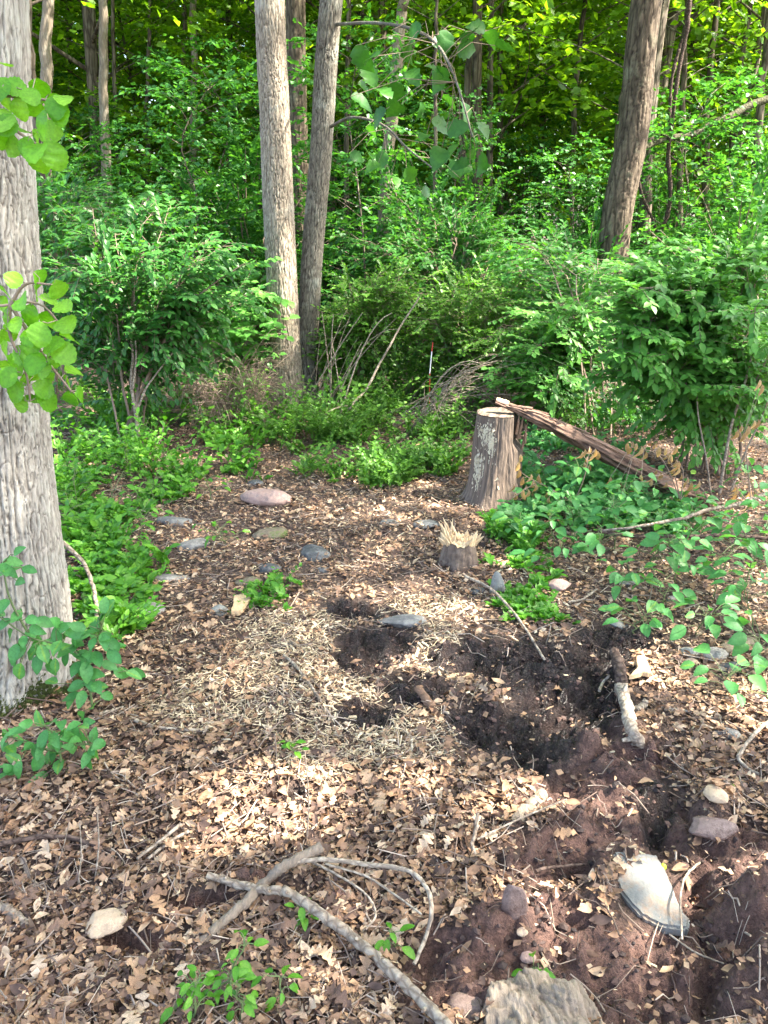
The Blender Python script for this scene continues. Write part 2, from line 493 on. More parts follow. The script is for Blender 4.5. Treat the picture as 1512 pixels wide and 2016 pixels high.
M_BARK_L = woodmat('bark_pale_furrowed', (.11, .093, .078), (.42, .39, .335), scale=(45, 45, 9), lichen=(.42, .44, .39), lich_amt=.5, tonemix=.7)
M_BARK_A = woodmat('bark_tan', (.09, .065, .048), (.40, .335, .255), scale=(60, 60, 11), lichen=(.46, .45, .38), lich_amt=.3, tonemix=.65)
M_BARK_B = woodmat('bark_dark_grey', (.04, .032, .025), (.24, .215, .17), scale=(60, 60, 12), lichen=(.42, .43, .36), lich_amt=.35, tonemix=.6)
M_BARK_C = woodmat('bark_brown', (.035, .025, .018), (.20, .155, .11), scale=(30, 30, 5), lichen=(.25, .27, .18), lich_amt=.2, tonemix=.3)
M_BARK_F = woodmat('bark_far', (.05, .038, .028), (.27, .22, .16), scale=(26, 26, 5), lichen=(.3, .3, .24), lich_amt=.3, tonemix=.2)
M_STICK = woodmat('stick_grey', (.16, .12, .09), (.52, .44, .34), scale=(70, 70, 70), tonemix=.25, bump=.5)
M_STICK_D = woodmat('stick_dark', (.04, .025, .02), (.20, .14, .11), scale=(70, 70, 70), tonemix=.25, bump=.5)
M_ROT = woodmat('rotten_wood', (.05, .028, .018), (.33, .2, .13), scale=(12, 60, 60), tonemix=.65, bump=.8, vor=False)
M_STUMP = woodmat('stump_side', (.045, .034, .028), (.26, .195, .15), scale=(55, 55, 7), tonemix=.45, bump=.9, vor=False)
M_PALEW = woodmat('fresh_wood', (.38, .24, .12), (.80, .64, .42), scale=(60, 60, 12), tonemix=.3, bump=.4, vor=False)
M_GREYW = woodmat('weathered_wood', (.07, .05, .038), (.36, .29, .22), scale=(70, 12, 40), tonemix=.3, bump=.8, vor=False)
M_CREAM = woodmat('cream_fungus', (.50, .42, .29), (.82, .72, .53), scale=(90, 90, 90), tonemix=.1, bump=.8, vor=False)
M_MOSS = leafmat('moss', [(0, (.05, .06, .015)), (1, (.11, .14, .03))], trans=0, rough=.95)


def ground_material():
    m, nt = newmat('forest_soil'); L = nt.links.new
    out = N(nt, 'ShaderNodeOutputMaterial'); tc = N(nt, 'ShaderNodeTexCoord')
    def noise(sc, d=6., r=.65):
        n = N(nt, 'ShaderNodeTexNoise', Scale=sc, Detail=d, Roughness=r); L(tc.outputs['Object'], n.inputs['Vector']); return n.outputs['Fac']
    n1, n2, n3 = noise(7), noise(60, 5., .7), noise(1.5)
    hum = ramp(nt, n2, [(.3, (.03, .019, .015)), (.5, (.10, .064, .048)), (.7, (.22, .15, .115))])
    mud = ramp(nt, n2, [(.3, (.013, .009, .0085)), (.55, (.034, .023, .021)), (.8, (.085, .057, .049))])
    clay = ramp(nt, n2, [(.25, (.065, .036, .030)), (.5, (.135, .073, .057)), (.75, (.24, .135, .103))])
    def mix(f, a, b):
        x = N(nt, 'ShaderNodeMix', data_type='RGBA'); L(f, x.inputs[0]); L(a, x.inputs[6]); L(b, x.inputs[7]); return x.outputs[2]
    c = mix(attr(nt, 'clay'), hum, clay)
    c = mix(attr(nt, 'mud'), c, mud)
    hs = N(nt, 'ShaderNodeHueSaturation'); mr = N(nt, 'ShaderNodeMapRange'); mr.inputs['To Min'].default_value = .6; mr.inputs['To Max'].default_value = 1.4
    L(n1, mr.inputs['Value']); L(mr.outputs[0], hs.inputs['Value']); L(c, hs.inputs['Color'])
    p = N(nt, 'ShaderNodeBsdfPrincipled'); L(hs.outputs[0], p.inputs['Base Color'])
    rr = N(nt, 'ShaderNodeMapRange'); rr.inputs['To Min'].default_value = .85; rr.inputs['To Max'].default_value = .22; L(attr(nt, 'mud'), rr.inputs['Value']); L(rr.outputs[0], p.inputs['Roughness'])
    p.inputs['Specular IOR Level'].default_value = .4
    a0 = N(nt, 'ShaderNodeMath', operation='MULTIPLY_ADD'); L(noise(22, 6., .6), a0.inputs[0]); a0.inputs[1].default_value = 2.2; L(n2, a0.inputs[2])
    ad = N(nt, 'ShaderNodeMath', operation='ADD'); L(a0.outputs[0], ad.inputs[0]); L(noise(160, 4., .7), ad.inputs[1])
    b = N(nt, 'ShaderNodeBump', Strength=1.0, Distance=.016); L(ad.outputs[0], b.inputs['Height']); L(b.outputs[0], p.inputs['Normal'])
    L(p.outputs[0], out.inputs[0]); return m


M_GROUND = ground_material()

# ------------------------------------------------------------------ ground sheet
def axis_pts(lo, hi, step, far, grow=1.16):
    a = list(np.arange(lo, hi, step)); s = step
    while a[-1] < far: s = min(s * grow, 6); a.append(a[-1] + s)
    s = step; b = [lo]
    while b[-1] > -far: s = min(s * grow, 6); b.append(b[-1] - s)
    return np.array(b[:0:-1] + a)


gx = axis_pts(-1.7, 1.8, .0098, 90)
gy = axis_pts(.7, 4.6, .0098, 110)
gy = gy[gy > -30]
X, Y = np.meshgrid(gx, gy)
Z = H(X, Y)
ids = np.arange(X.size).reshape(X.shape)
Fq = np.stack([ids[:-1, :-1], ids[:-1, 1:], ids[1:, 1:], ids[1:, :-1]], -1).reshape(-1, 4)
mb = MB(); mb.add(np.stack([X, Y, Z], -1).reshape(-1, 3), Fq)
ground = mb.build('ground', M_GROUND)
tag(ground, 'forest floor of brown humus, dark mud and red clay ruts', None, None, 'structure')
mu, cl, ch = masks(X.ravel(), Y.ravel())
for nm, v in (('mud', mu), ('clay', cl)):
    a = ground.data.attributes.new(nm, 'FLOAT', 'POINT'); a.data.foreach_set('value', v.astype(np.float32))

# ------------------------------------------------------------------ trunks
def bark_trunk(mb, path, rad, nside, nring, amp, cellw, cellh, seed, mat=0, flare=None):
    """tube with modelled furrows; tone = 1 on ridges, 0 in cracks"""
    P = smooth_path(path, nring); t = np.linspace(0, 1, nring)
    r = np.interp(t, np.linspace(0, 1, len(rad)), rad)
    L = np.concatenate([[0], np.cumsum(np.linalg.norm(np.diff(P, axis=0), axis=1))])
    th = np.linspace(0, 2 * np.pi, nside, endpoint=False)
    LL, TH = np.meshgrid(L, th, indexing='ij')
    nu = max(5, int(round(2 * np.pi * r.mean() / cellw)))
    wx = .9 * (fbm(TH * 3, LL * 6, 3, seed) - .5); 
    # keep the seam continuous by fading the warp there
    fade = 1.0
    u = TH / (2 * np.pi) * nu + wx * fade
    v = LL / cellh + .35 * (fbm(LL * 9, TH * 2, 2, seed + 3) - .5) * fade
    m1 = fbm(u * .55, v * .9, 3, seed, .55)
    st = u + 2.6 * (m1 - .5) + .5 * (vnoise(u * 1.3, v * 3.1, seed + 2) - .5)
    e1 = np.abs(np.sin(np.pi * st)); brk = vnoise(u * .9 + 7, v * 1.7, seed + 4)
    w = .18 + .5 * brk
    edge = np.clip(e1 / w, 0, 1) ** .7
    cross = np.abs(fbm(u * .8 + 3, v * 2.6, 2, seed + 6) - .5) * 2
    edge = edge * np.clip(.35 + cross / .14, 0, 1); idh = brk
    fine = fbm(u * 3.1 + 5, v * 7, 4, seed + 7, .65)
    tone = np.clip(edge * (.62 + .2 * idh) + 1.1 * (fine - .5) + .05, 0, 1)
    rr = r[:, None] * (1 + .06 * (fbm(TH * 1.2 * fade, LL * 1.5, 2, seed + 9) - .5)) + amp * (edge * (.8 + .3 * idh) + .9 * fine - 1.0)
    if flare is not None:
        base = np.exp(-LL / flare[0]); rr = rr * (1 + base * flare[1] * (1 + .45 * np.cos(TH * 5 + seed)))
    tg = np.gradient(P, axis=0); tg /= np.linalg.norm(tg, axis=1, keepdims=True)
    a = nrmz(np.cross(tg, np.array([[1., .1, 0]]))); b = np.cross(tg, a)
    V = P[:, None] + rr[..., None] * (np.cos(TH)[..., None] * a[:, None] + np.sin(TH)[..., None] * b[:, None])
    ids = np.arange(nring * nside).reshape(nring, nside)
    F = np.stack([ids[:-1], np.roll(ids, -1, 1)[:-1], np.roll(ids, -1, 1)[1:], ids[1:]], -1).reshape(-1, 4)
    mb.add(V.reshape(-1, 3), F, tone.ravel(), mat)


def limbs(n, z0, z1, reach, rise, axis_at, seed, R_=6):
    """n limb paths leaving a trunk; axis_at(z)->(x,y)"""
    r = np.random.default_rng(seed)
    z = z0 + (z1 - z0) * (np.arange(n) + r.random(n)) / n
    az = np.arange(n) * 2.4 + r.random(n)
    ln = reach * (1 - .55 * ((z - z0) / max(z1 - z0, .1)) ** 1.5) * (.65 + .6 * r.random(n))
    s = np.linspace(0, 1, R_)
    base = np.array([axis_at(q) for q in z])
    P = np.zeros((n, R_, 3))
    bend = (r.random(n) - .5) * .8
    for i in range(n):
        aa = az[i] + bend[i] * s
        P[i, :, 0] = base[i, 0] + np.cos(aa) * ln[i] * s; P[i, :, 1] = base[i, 1] + np.sin(aa) * ln[i] * s
        P[i, :, 2] = z[i] + ln[i] * rise * (s - .35 * s * s) + .05 * ln[i] * (r.random(R_) - .5) * s
    return P, ln


def twigs_on(P, T, tmin, length, seed, droop=.1, spread=1.1, R_=4, up=.1):
    r = np.random.default_rng(seed); M_ = len(P)
    t = tmin + (1 - tmin) * ((np.arange(T)[None] + r.random((M_, T))) / T)
    q = t * (P.shape[1] - 1); i = np.minimum(q.astype(int), P.shape[1] - 2); f = (q - i)[..., None]
    m = np.arange(M_)[:, None]
    p = P[m, i] * (1 - f) + P[m, i + 1] * f
    d = nrmz(P[m, i + 1] - P[m, i])
    sgn = np.where(np.arange(T)[None] % 2 == 0, 1, -1) * np.ones((M_, 1))
    ang = sgn * spread * (.5 + .7 * r.random((M_, T)))
    ang = np.where(t > .96, 0, ang)
    c, s_ = np.cos(ang), np.sin(ang)
    dd = np.stack([d[..., 0] * c - d[..., 1] * s_, d[..., 0] * s_ + d[..., 1] * c, d[..., 2] * .22 + up + .25 * (r.random((M_, T)) - .5)], -1)
    dd = nrmz(dd + .15 * (r.random(dd.shape) - .5) + (.55 * r.normal(size=ang.shape) * (r.random(ang.shape) < .5))[..., None] * np.array([0, 0, 1.]))
    ln = length * (.6 + .7 * r.random((M_, T))) * (1.15 - .5 * t)
    s = np.linspace(0, 1, R_)
    W = p[:, :, None] + dd[:, :, None] * (ln[..., None, None] * s[None, None, :, None])
    W[..., 2] -= droop * ln[..., None] * s ** 2
    return W.reshape(M_ * T, R_, 3)


def leaves_on(W, Lf, size, seed, flat=.75, ang=.9, t0=.12, hang=0., face=-.35):
    r = np.random.default_rng(seed); M_ = len(W)
    k = np.arange(Lf)
    t = t0 + (1 - t0) * ((k // 2 * 2 + 1.0) / Lf)[None] + .03 * (r.random((M_, Lf)) - .5)
    t = np.clip(t, 0, .999)
    q = t * (W.shape[1] - 1); i = np.minimum(q.astype(int), W.shape[1] - 2); f = (q - i)[..., None]; m = np.arange(M_)[:, None]
    p = W[m, i] * (1 - f) + W[m, i + 1] * f
    d = nrmz(W[m, i + 1] - W[m, i])
    sgn = np.where(k % 2 == 0, 1., -1.)[None] * (ang * (.5 + .9 * r.random((M_, Lf)))) * np.where(t > .93, .5, 1)
    c, s_ = np.cos(sgn), np.sin(sgn)
    ax = np.stack([d[..., 0] * c - d[..., 1] * s_, d[..., 0] * s_ + d[..., 1] * c, d[..., 2] - .15 - hang + .6 * (r.random((M_, Lf)) - .5)], -1)
    nr = np.array([.05, face, 1.]) + flat * 2 * (r.random((M_, Lf, 3)) - .5)
    sz = size * (.65 + .6 * r.random((M_, Lf)))
    tone = np.clip(.5 + .9 * (r.random((M_, Lf)) - .5) + .25 * (r.random((M_, 1)) - .5), 0, 1)
    return p.reshape(-1, 3), nrmz(ax).reshape(-1, 3), nrmz(nr).reshape(-1, 3), sz.ravel(), tone.ravel()


def sub(L, m): return tuple(a[m] for a in L)


# sunlight reaches the floor through these openings in the canopy
PATCH = [ell(600, 1570, 270, 90), ell(380, 1500, 90, 40), ell(520, 1540, 130, 50), ell(860, 1600, 130, 60), ell(1245, 1800, 60, 55), ell(1000, 1700, 60, 40), ell(640, 1380, 60, 14),
         ell(1080, 1900, 60, 40), ell(850, 1000, 70, 20)]


def sun_gap(pos):
    k = pos[:, 2] / SUN[2]
    x = pos[:, 0] - SUN[0] * k; y = pos[:, 1] - SUN[1] * k
    m = np.zeros(len(pos), bool)
    for e in PATCH: m |= gmask(x, y, e) > .17 + .3 * fbm(x * 9, y * 9, 2, 77)
    return m


# ---- the trees seen near the camera, each with its own trunk line from the photograph
def upward(pts, Y, extra):
    """world path through photo pixels at distance Y, carried on upwards by `extra` metres"""
    P = [D(x, y, Y) for x, y in pts]
    P[0] = np.array([P[0][0], Y, float(H(P[0][0], Y)) - .06])
    d = nrmz(P[-1] - P[-3]) if len(P) > 2 else nrmz(P[-1] - P[0])
    for k in range(1, 4): P.append(P[-1] + d * extra / 3 + np.array([.05, .02, 0]) * k)
    return np.array(P)


def crown_on(root, path, z0, z1, reach, nl, T, Lf, size, mat, seed, gap=True, keep=1.0, name='crown', limb_r=.05, barkm=None, tpl=T_DIA, twl=1.1):
    top = path[-1]; loc = np.array(root.location)
    def ax(z):
        i = np.clip(np.searchsorted(path[:, 2], z), 1, len(path) - 1); f = (z - path[i - 1, 2]) / (path[i, 2] - path[i - 1, 2] + 1e-6)
        return (path[i - 1] * (1 - f) + path[i] * f)[:2] if z < top[2] else top[:2]
    P, ln = limbs(nl, z0, z1, reach, .55, ax, seed)
    W = twigs_on(P, T, .25, twl, seed + 1)
    L = leaves_on(W, Lf, size, seed + 2)
    m = np.ones(len(L[0]), bool)
    if gap: m &= ~sun_gap(L[0])
    if keep < 1: m &= rng.random(len(m)) < keep
    L = sub(L, m)
    b = MB(); add_leaves(b, tpl, L[0] - loc, L[1], L[2], L[3], L[4], 1.15)
    c = b.build(name, mat, root)
    b = MB()
    if gap: P = P[~sun_gap(P[:, 3])] if (~sun_gap(P[:, 3])).any() else P
    b.add(*tubes(P - loc, limb_r * np.linspace(1, .15, P.shape[1])[None], 5))
    b.build('limbs', barkm or M_BARK_F, c)
    return c


tree_specs = []
# big pale trunk at the left edge
pth = upward([(-20, 1365), (8, 1200), (-22, 900), (-45, 600), (-68, 300), (-84, 0)], 2.36, 9)
t = thing('tree', 'large pale furrowed trunk at the left edge with moss at its foot', 'tree', pth[0])
b = MB(); lower = pth[:7].copy(); bark_trunk(b, pth - pth[0], [.235, .20, .185, .18, .175, .172, .165, .15, .12], 400, 1200, .0085, .016, .17, 21, flare=(.16, .42))
b.build('trunk', M_BARK_L, t)
crown_on(t, pth, 5.5, 11, 3.0, 22, 10, 14, .13, M_FAR, 301, limb_r=.05)
# moss on its foot
b = MB(); r_ = rng.random((16000, 2)); th = r_[:, 0] * 2 * np.pi; zz = .42 * r_[:, 1] ** 1.5
rr = .222 * (1 + .42 * np.exp(-zz / .16) * (1 + .45 * np.cos(th * 5 + 21))) + .006
pp = np.stack([-np.sin(th) * rr, np.cos(th) * rr, zz + .05], -1)
keepm = fbm(th * 2, zz * 9, 3, 61) > .36 + zz * .55
pp = pp[keepm]; nn = nrmz(pp * [1, 1, .2])
add_leaves(b, T_DIA, pp, nn + .9 * (rng.random(pp.shape) - .5), np.roll(nn, 1, 1), .022, rng.random(len(pp)), .9)
tag(b.build('moss', M_MOSS, t), kind='stuff')

# twin trunks in the middle
pA = upward([(568, 812), (562, 700), (548, 400), (540, 200), (531, 0)], 6.75, 9)
tA = thing('tree', 'pale tan straight trunk, the front one of the pair in the middle', 'tree', pA[0])
b = MB(); bark_trunk(b, pA - pA[0], [.155, .128, .12, .114, .11, .105, .09, .06], 160, 760, .0085, .021, .12, 41, flare=(.2, .22)); b.build('trunk', M_BARK_A, tA)
crown_on(tA, pA, 5.5, 12, 3.2, 24, 10, 12, .14, M_FAR, 311)
pB = upward([(598, 790), (604, 700), (615, 500), (632, 300), (642, 130), (652, 0)], 6.95, 8.5)
tB = thing('tree', 'darker grey trunk leaning right behind the pale trunk of the pair', 'tree', pB[0])
b = MB(); bark_trunk(b, pB - pB[0], [.13, .092, .088, .088, .088, .086, .08, .065, .05], 130, 640, .007, .020, .11, 43, flare=(.2, .2)); b.build('trunk', M_BARK_B, tB)
crown_on(tB, pB, 5.8, 11.5, 3.0, 20, 10, 12, .14, M_FAR, 317)
# its low limbs reaching right with large broad leaves
big_var = leaf_mesh_variants('broad_leaf', T_BIG, M_MAPLE, 5, wid=1.05)
for li, (lp, leafpx) in enumerate([
    ([(650, 250, 6.9), (693, 231, 6.5), (754, 246, 6.0), (800, 290, 5.6), (850, 330, 5.3)],
     [(690, 300), (720, 290), (760, 300), (720, 250), (770, 345), (830, 380), (870, 340), (905, 350), (930, 330), (860, 300), (800, 330), (745, 320)]),
    ([(662, 48, 6.9), (740, 45, 6.0), (820, 60, 5.2), (870, 100, 4.8), (905, 180, 4.5), (930, 270, 4.4)],
     [(700, 90), (720, 130), (745, 110), (705, 165), (740, 175), (770, 60), (800, 90), (830, 50), (850, 85), (880, 60), (800, 140), (835, 130), (870, 130),
      (900, 95), (930, 62), (955, 60), (790, 205), (830, 200), (870, 190), (850, 235), (890, 225), (910, 200), (880, 260), (910, 250), (940, 240), (905, 285),
      (935, 290), (925, 320), (870, 290), (840, 265), (780, 160), (760, 215), (690, 190), (950, 300), (960, 60), (915, 60), (975, 90)])]):
    P = np.array([D(x, y, Yv) for x, y, Yv in lp]) - pB[0]
    br = MB(); br.add(*tubes(smooth_path(P, 16), np.linspace(.013, .004, 16)[None], 6))
    bro = br.build('branch', M_BARK_B, tB)
    Pw = smooth_path(P, 30)
    pos = []; st = []
    for x, y in leafpx:
        # each leaf hangs from the nearest point of its limb
        Yv = 4.5 + .6 * rng.random() if li else 5.6 + .5 * rng.random()
        q = D(x, y, Yv) - pB[0]; pos.append(q)
        j = np.argmin(np.linalg.norm(Pw - q, axis=1)); st.append((Pw[j] + [0, 0, 0], (Pw[j] + q) / 2 + [0, 0, .05], q))
    pos = np.array(pos)
    tw = MB(); tw.add(*tubes(np.array(st), .0016, 4)); tw.build('twigs', M_TWIG, bro)
    ax = nrmz(rng.normal(size=pos.shape) * [1, .6, .35] + [.2, 0, -.25]); nr = nrmz(rng.normal(size=pos.shape) * .4 + [0, -.4, .8])
    leaf_objs(bro, big_var, pos, ax, nr, .10 + .05 * rng.random(len(pos)))

# other trunks that can be told apart: (pixels base->top, distance, radius, bark, label)
TR = [
 ([(592, 560), (590, 400), (584, 200), (582, 0)], 11.0, .125, M_BARK_C, 'brown trunk with a sunlit side between the paired trunks', 7),
 ([(1196, 720), (1211, 454), (1248, 252), (1273, 0)], 9.3, .165, M_BARK_C, 'thick dark brown trunk leaning right on the right of the woods', 9),
 ([(1262, 640), (1269, 430), (1275, 252), (1304, 25), (1309, -20)], 11.5, .085, M_BARK_F, 'slim grey green trunk just right of the thick leaning trunk', 7),
 ([(1175, 700), (1200, 420), (1218, 270), (1235, 150)], 11.8, .05, M_BARK_C, 'thin dark stem just left of the thick leaning trunk', 3),
 ([(100, 560), (95, 410), (80, 300), (62, 150), (52, 0)], 8.6, .06, M_BARK_F, 'slender grey trunk beside the large trunk at the left edge', 6),
 ([(84, 600), (88, 300), (90, 150), (95, 0)], 12.0, .09, M_BARK_A, 'sunlit brown trunk second from the large trunk at the left edge', 7),
 ([(222, 640), (212, 390), (205, 200), (203, 0)], 13.0, .075, M_BARK_A, 'slim lit trunk left of centre standing behind the left shrubs', 7),
 ([(244, 600), (236, 390), (226, 180), (222, 0)], 15.0, .035, M_BARK_F, 'very thin sapling trunk right beside the slim lit trunk', 5),
 ([(372, 600), (378, 400), (382, 200), (383, 0)], 15.0, .065, M_BARK_A, 'slim brown trunk with a bright sunlit stretch left of the pair', 7),
 ([(352, 600), (360, 300), (362, 130), (364, 0)], 17.0, .05, M_BARK_F, 'thin brown trunk directly left of the brightly lit slim trunk', 6),
 ([(292, 600), (290, 300), (291, 150), (296, 0)], 16.0, .04, M_BARK_F, 'thin straight trunk in the gap left of the lit slim trunk', 5),
 ([(744, 600), (758, 360), (772, 230), (790, 40), (795, -20)], 11.5, .085, M_BARK_A, 'leaning trunk with a lit foot right of the paired trunks', 7),
 ([(945, 640), (940, 400), (938, 220), (940, 0)], 13.5, .09, M_BARK_C, 'straight dark trunk in the centre right, right one of two', 8),
 ([(902, 620), (908, 400), (914, 240), (926, 110), (940, 0)], 13.8, .065, M_BARK_F, 'slightly leaning trunk in the centre right, left one of two', 6),
 ([(855, 600), (857, 300), (858, 100), (860, -10)], 10.5, .022, M_BARK_F, 'pencil thin straight sapling in the middle of the woods', 3),
 ([(680, 600), (682, 330), (684, 150), (686, 0)], 14.0, .045, M_BARK_F, 'thin trunk immediately right of the darker paired trunk', 5),
 ([(985, 600), (986, 300), (984, 120), (988, 0)], 17.0, .06, M_BARK_F, 'dim trunk deep in the woods right of the dark centre trunk', 6),
 ([(1060, 600), (1065, 300), (1072, 100), (1078, 0)], 18.0, .07, M_BARK_F, 'dim grey trunk deep in the woods left of the thick leaning trunk', 6),
 ([(1120, 600), (1128, 250), (1140, 100), (1150, 0)], 16.0, .05, M_BARK_F, 'thin dim trunk nearest left of the thick leaning trunk', 6),
 ([(1395, 620), (1390, 290), (1398, 150), (1412, 0)], 14.0, .055, M_BARK_C, 'slim brown trunk right of the hanging vines', 6),
 ([(1440, 620), (1440, 300), (1455, 150), (1478, 0)], 15.0, .045, M_BARK_F, 'thin straight trunk second from the right border', 6),
 ([(1500, 600), (1490, 320), (1500, 150), (1520, 0)], 12.5, .06, M_BARK_F, 'trunk at the right border of the woods', 6),
 ([(150, 600), (146, 400), (140, 200), (135, 0)], 19.0, .06, M_BARK_F, 'dim trunk far back between the two lit left trunks', 6),
 ([(450, 560), (455, 300), (452, 100), (450, 0)], 19.0, .07, M_BARK_F, 'dim trunk far back just left of the paired trunks', 7),
 ([(1340, 600), (1340, 300), (1346, 100), (1356, -10)], 13.0, .045, M_BARK_C, 'dark slim trunk carrying the hanging vines', 5),
]
for k, (pts, Yd, r0, bm, lab, ex) in enumerate(TR):
    P = upward(pts, Yd, ex)
    P[0] = [P[0][0], Yd, float(H(P[0][0], Yd)) - .1]
    t = thing('tree', lab, 'tree', P[0])
    Q = smooth_path(P - P[0], 26); Q[1:-1, :2] += .012 * rng.normal(size=(24, 2))
    big = r0 > .1
    b = MB()
    if big: bark_trunk(b, P - P[0], [r0 * 1.15, r0, r0 * .97, r0 * .93, r0 * .88, r0 * .7, r0 * .4][:len(P)], 80, 460, .012, .035, .2, 60 + k, flare=(.2, .3))
    else: b.add(*tubes(Q, (r0 * np.linspace(1.15, .45, 26))[None], 10, .5, .10))
    b.build('trunk', bm, t)
    top = P[-1][2]
    crown_on(t, P, max(3.2, top - 6.5), top + .5, 2.0 + 6 * r0, 14, 9, 12, .12, M_FAR, 400 + 7 * k, limb_r=r0 * .25, gap=False, keep=.7)

# ------------------------------------------------------------------ trees that shade the clearing (they stand right of the view)
for k, (x, y, zt, reach, n, lf) in enumerate([(7.2, .9, 14, 5.6, 44, 20), (7.8, 5.6, 15, 4.6, 13, 12), (5.2, -1.9, 11, 4.2, 40, 16)]):
    P = np.array([[x, y, H(x, y) - .1], [x + .1, y, 4], [x, y + .1, 8], [x, y, zt]])
    t = thing('tree', ['broad shade tree right of the clearing just outside the view', 'tall shade tree right of the shrubs just outside the view', 'shade tree behind the viewer to the right'][k], 'tree', P[0])
    b = MB(); b.add(*tubes(smooth_path(P - P[0], 20), (.2 * np.linspace(1.2, .4, 20))[None], 14, .5, .08)); b.build('trunk', M_BARK_C, t)
    crown_on(t, P, 5.5, zt, reach, n, 16, lf, .15, M_FAR, 900 + 11 * k, limb_r=.06, keep=1.0)

# ------------------------------------------------------------------ understory trees and far trees (shared archetypes, many copies)
def archetype_tree(seed, hgt, r0, z0, reach, nl, T, Lf, size, mat, name, twl, bark=M_BARK_F):
    r = np.random.default_rng(seed)
    P = np.array([[0, 0, -.1]] + [[.12 * r.normal() * k / 4, .12 * r.normal() * k / 4, hgt * k / 5] for k in range(1, 6)])
    t = link(name, None)
    b = MB(); b.add(*tubes(smooth_path(P, 18), (r0 * np.linspace(1.2, .3, 18))[None], 9, .5, .10)); b.build('trunk', bark, t)
    crown_on(t, P, z0, hgt, reach, nl, T, Lf, size, mat, seed + 1, gap=False, limb_r=r0 * .35, twl=twl, keep=.36 if hgt > 12 else .9)
    return t


und = [archetype_tree(501 + 13 * i, 7.5 + i % 3, .045, 1.0, 2.8, 40, 24, 13, .115, M_FAR, 'understory_tree', .95) for i in range(4)]
sap = [archetype_tree(601 + 13 * i, 4.4 + .5 * i, .022, .5, 1.9, 34, 14, 10, .105, M_UND, 'sapling_tree', .7) for i in range(3)]
tall = [archetype_tree(701 + 13 * i, 17 + 2 * i, .12, 3.8, 4.0, 44, 18, 14, .16, M_FAR, 'tall_tree', 1.5) for i in range(3)]


def shrub_arch(seed, h, rad, nst, T, Lf, size, mat, name, tpl=T_DIA, twl=.45, leafparts=0, variants=None, tubesk=True, flat=.35, barkm=M_TWIG, arch=.55, z_lo=.25):
    r = np.random.default_rng(seed)
    az = np.arange(nst) * 2.4 + r.random(nst); rr = rad * np.sqrt((np.arange(nst) + .6) / nst) * (.75 + .4 * r.random(nst))
    hh = h * (1 - .55 * (rr / rad) ** 2) * (.75 + .35 * r.random(nst)); s = np.linspace(0, 1, 7)
    P = np.zeros((nst, 7, 3)); b0 = .08 * r.normal(size=(nst, 2))
    for i in range(nst):
        aa = az[i] + .3 * (r.random() - .5) * s
        P[i, :, 0] = b0[i, 0] + np.cos(aa) * rr[i] * s ** 1.4; P[i, :, 1] = b0[i, 1] + np.sin(aa) * rr[i] * s ** 1.4
        P[i, :, 2] = hh[i] * (1 - (1 - s) ** (1 + arch)) + .02 * r.normal(size=7)
    P[:, 0, 2] = -.03
    W = twigs_on(P, T, z_lo, twl, seed + 1, droop=.15, up=.12)
    L = leaves_on(W, Lf, size, seed + 2, flat)
    t = link(name, None)
    b = MB(); b.add(*tubes(P, (.010 * h ** .5 * np.linspace(1, .25, 7))[None], 5, .4)); b.build('stems', barkm, t)
    b = MB(); add_leaves(b, tpl, *L[:4], L[4], 1.0)
    f = b.build('foliage', mat, t); f['kind'] = 'stuff'
    if tubesk:
        b = MB(); b.add(*tubes(W, (.0028 * np.linspace(1, .4, W.shape[1]))[None], 3, .4)); b.build('twigs', barkm, t)
    return t, L


shr = [shrub_arch(801 + 7 * i, 2.1 + .3 * i, 1.5, 26, 22, 11, .080, M_UND, 'shrub', twl=.55, tubesk=False, arch=.25)[0] for i in range(3)]

for o in und + tall + shr + sap: o['archetype'] = 1
used_arch = set()


def put(arch, x, y, s=1., rz=0., sz=None, label='', cat='tree', group=None, tilt=(0, 0)):
    if arch.name not in used_arch: o = arch; used_arch.add(arch.name)
    else: o = copy_tree(arch)
    o.location = (x, y, float(H(x, y))); o.rotation_euler = (tilt[0], tilt[1], rz); o.scale = (s, s, sz or s)
    tag(o, label, cat, group)
    if 'archetype' in o: del o['archetype']
    return o


def side_words(x, y):
    px = CX + F_PX * x / (y * math.cos(PITCH) + .01)
    return ['beyond the left border', 'at the left border', 'by the two lit left trunks', 'left of the pair', 'behind the pair', 'right of the pair', 'near the middle', 'by the centre trunks', 'left of the thick trunk',
            'behind the thick trunk', 'beside the hanging vines', 'at the right border', 'beyond the right border'][int(np.clip(px // 137 + 1, 0, 12))]


def depth_words(y):
    return 'nearest row' if y < 12.3 else 'second row' if y < 15 else 'third row' if y < 18.5 else 'middle depth' if y < 27 else 'far row' if y < 34 else 'very far back' if y < 48 else 'at the farthest edge'


